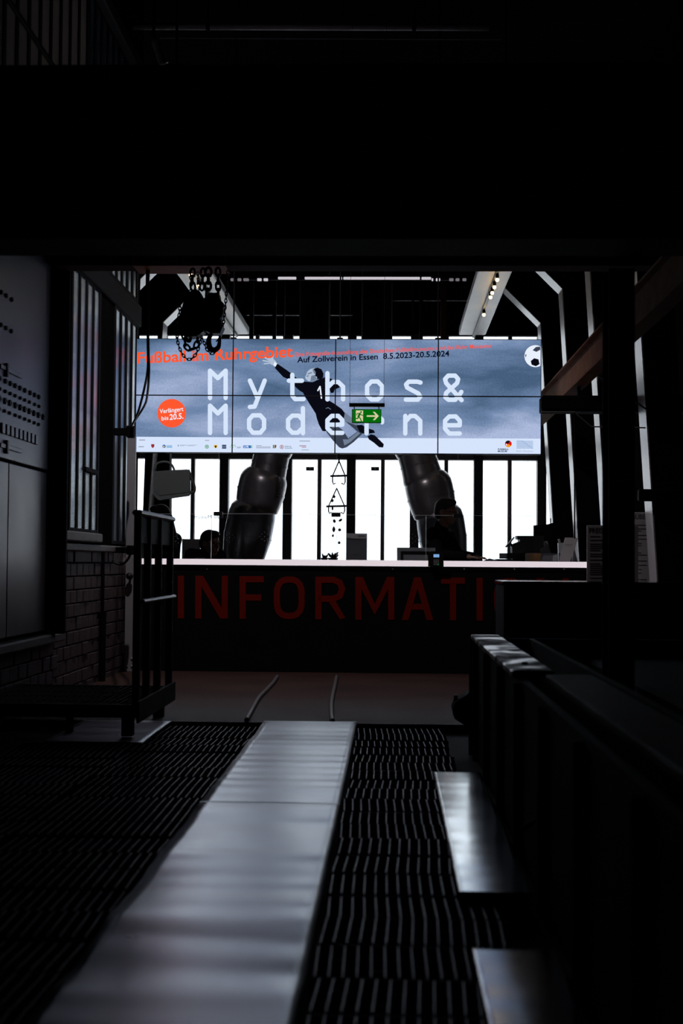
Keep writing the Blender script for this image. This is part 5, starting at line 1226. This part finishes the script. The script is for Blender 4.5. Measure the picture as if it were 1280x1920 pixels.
def person(label, loc, rz, headc, tilt, neck, sh, el, wr, hip, knee, ank, fing, hair, glasses, shirt=CLOTHB, hairlong=False, foot_dir=(1, 0, 0)):
    hp_, q = head_prims(headc, tilt)
    V = Vector
    torso = [('c', V(hip), V((neck[0] * .55 + hip[0] * .45, 0, neck[2] * .55 + hip[2] * .45)), 0.135, 0.14), ('c', V((neck[0] * .55 + hip[0] * .45, 0, neck[2] * .55 + hip[2] * .45)), V(neck) - V((0.02, 0, 0.13)), 0.14, 0.13)]
    for s in (1, -1):
        S_ = V((sh[0], sh[1] * s, sh[2]))
        torso += [('c', V((sh[0], sh[1] * 0.45 * s, sh[2] - 0.03)), S_, 0.085, 0.068), ('c', V((sh[0] - .01, sh[1] * 0.6 * s, sh[2] - 0.16)), V((hip[0], 0.08 * s, hip[2])), 0.10, 0.11), ('c', V(neck) + V((0, 0, -0.03)), V((sh[0], sh[1] * 0.6 * s, sh[2])), 0.06, 0.06)]
    arms = []; hands = []; legs = []; feet = []
    for k, s in enumerate((1, -1)):
        S_ = V((sh[0], sh[1] * s, sh[2])); E = V(el[k]); Wr = V(wr[k])
        arms += [('c', S_, E, 0.058, 0.046), ('c', E, Wr, 0.046, 0.034)]
        hands += hand(Wr + (Wr - E).normalized() * 0.01, fing[k], (0, 0, 1), 1 if s > 0 else -1)
        Hh = V((hip[0], 0.095 * s, hip[2] - 0.02)); Kn = V((knee[0], knee[1] * s, knee[2])); An = V((ank[0], ank[1] * s, ank[2]))
        legs += [('c', Hh, Kn, 0.088, 0.062), ('c', Kn, An, 0.062, 0.042)]
        fd = V(foot_dir); feet += [('c', An + V((0, 0, -0.04)) - fd * 0.03, An + V((0, 0, -0.055)) + fd * 0.15, 0.04, 0.03)]
    nk = [('c', V(neck) - V((0.01, 0, 0.06)), V(headc) + V((-0.02, 0, -0.05)), 0.062, 0.055)]
    body = blob(hp_ + nk + torso + arms + hands + legs + feet, 0.0085)
    t = thing('person', label, 'person', loc)
    b = link('body', place(body, loc, rz), SKIN, t, True)
    grow = lambda pr, g_: [('s', p[1], tuple(r + g_ for r in p[2])) if p[0] == 's' else ('c', p[1], p[2], p[3] + g_, p[4] + g_) for p in pr]
    jk = blob(grow(torso + arms, 0.016), 0.012); link('jacket', place(jk, loc, rz), shirt, t, True)
    col = blob([('c', V(neck) + V((-0.012, 0, -0.05)), V(neck) + V((-0.015, 0, 0.015)), 0.078, 0.07)], 0.01); link('collar', place(col, loc, rz), shirt, t, True)
    tr = blob(grow(legs, 0.016) + [('s', V(hip), (0.15, 0.165, 0.13))], 0.013); link('trousers', place(tr, loc, rz), TROUS, t, True)
    link('shoes', place(blob(grow(feet, 0.01), 0.012), loc, rz), BLKP, t, True)
    hs = [('s', q(-0.02, 0, 0.042), (0.101, 0.084, 0.092)), ('s', q(-0.062, 0, -0.005), (0.058, 0.076, 0.078)), ('s', q(0.03, 0, 0.092), (0.062, 0.066, 0.04))]
    if hairlong: hs += [('c', q(-0.05, 0.03, 0.0), q(-0.085, 0.05, -0.2), 0.075, 0.06), ('c', q(-0.05, -0.03, 0.0), q(-0.085, -0.05, -0.2), 0.075, 0.06)]
    hs = [('s', p[1], tuple(r * HS for r in p[2])) if p[0] == 's' else p for p in hs]
    hm = blob(hs, 0.009)
    # keep the face free
    link('hair', place(hm, loc, rz), hair, t, True)
    for s in (1, -1):
        link('eye', place(MB().ball(q(0.082, 0.031 * s, 0.004), 0.012, 10, 7), loc, rz), SWHITE_M, b, True)
    if glasses:
        g_ = MB()
        for s in (1, -1):
            ring = [q(0.104, 0.034 * s + 0.026 * math.cos(k * math.pi / 8), 0.002 + 0.019 * math.sin(k * math.pi / 8)) for k in range(16)]
            g_.tube(ring, 0.0028, 5, closed=True); g_.tube([q(0.104, 0.06 * s, 0.006), q(0.09, 0.08 * s, 0.008), q(-0.01, 0.088 * s, 0.006)], 0.0028, 5)
        g_.tube([q(0.104, 0.009, 0.006), q(0.107, 0, 0.008), q(0.104, -0.009, 0.006)], 0.0028, 5)
        link('glasses', place(g_, loc, rz), BLKP, t)
    return t
SWHITE_M = mat('eye_white', (0.3, 0.28, 0.27), 0.3, 0, 0.05, 10)
px_m = P(838, 960, 15.2)
person('man in black jacket and glasses standing behind the counter, facing right', (px_m.x - 0.10, 15.24, 0), math.radians(-26),
       (0.10, 0, px_m.z), 0.10, (0.045, 0, 1.46), (0.03, 0.185, 1.385), [(0.13, 0.25, 1.17), (0.13, -0.25, 1.17)], [(0.34, 0.16, 1.155), (0.36, -0.12, 1.155)],
       (-0.02, 0, 0.93), (0.0, 0.10, 0.50), (-0.02, 0.10, 0.09), [(1, -0.15, -0.1), (1, 0.1, -0.1)], HAIRG, True)
px_s = P(395, 1019, 15.55)
person('seated man with glasses low behind the counter, looking right', (px_s.x - 0.06, 15.58, 0), math.radians(-35),
       (0.07, 0, px_s.z), 0.12, (0.02, 0, px_s.z - 0.105), (0.0, 0.22, px_s.z - 0.135), [(0.05, 0.26, 0.78), (0.05, -0.26, 0.78)], [(0.28, 0.2, 0.70), (0.28, -0.2, 0.70)],
       (-0.05, 0, 0.56), (0.40, 0.12, 0.54), (0.42, 0.12, 0.09), [(1, -0.1, -0.15), (1, 0.1, -0.15)], HAIRD, True)
px_t = P(296, 971, 15.2)
person('person with long dark hair in black, back turned, behind the railing', (px_t.x, 15.32, 0), math.radians(150),
       (0.0, 0, px_t.z), 0.15, (-0.02, 0, px_t.z - 0.165), (-0.02, 0.235, px_t.z - 0.23), [(0.06, 0.33, 1.08), (0.06, -0.33, 1.08)], [(0.24, 0.18, 0.98), (0.24, -0.18, 0.98)],
       (-0.03, 0, 0.88), (0.0, 0.10, 0.48), (-0.02, 0.10, 0.09), [(1, -0.1, -0.1), (1, 0.1, -0.1)], HAIRD, False, CLOTHB, True)
t = thing('stool', 'dark stool under the seated man', 'stool', (px_s.x - 0.1, 15.62, 0))
link('seat', MB().lathe((px_s.x - 0.1, 15.62, 0.38), (0, 0, 1), [(0, 0.17), (0.03, 0.18), (0.05, 0.17)], 20), BLKP, t)
link('post', MB().tube([(px_s.x - 0.1, 15.62, 0.03), (px_s.x - 0.1, 15.62, 0.38)], 0.025, 10), DARK, t)
link('base', MB().lathe((px_s.x - 0.1, 15.62, 0.0), (0, 0, 1), [(0, 0.2), (0.015, 0.2), (0.03, 0.03)], 20), DARK, t)
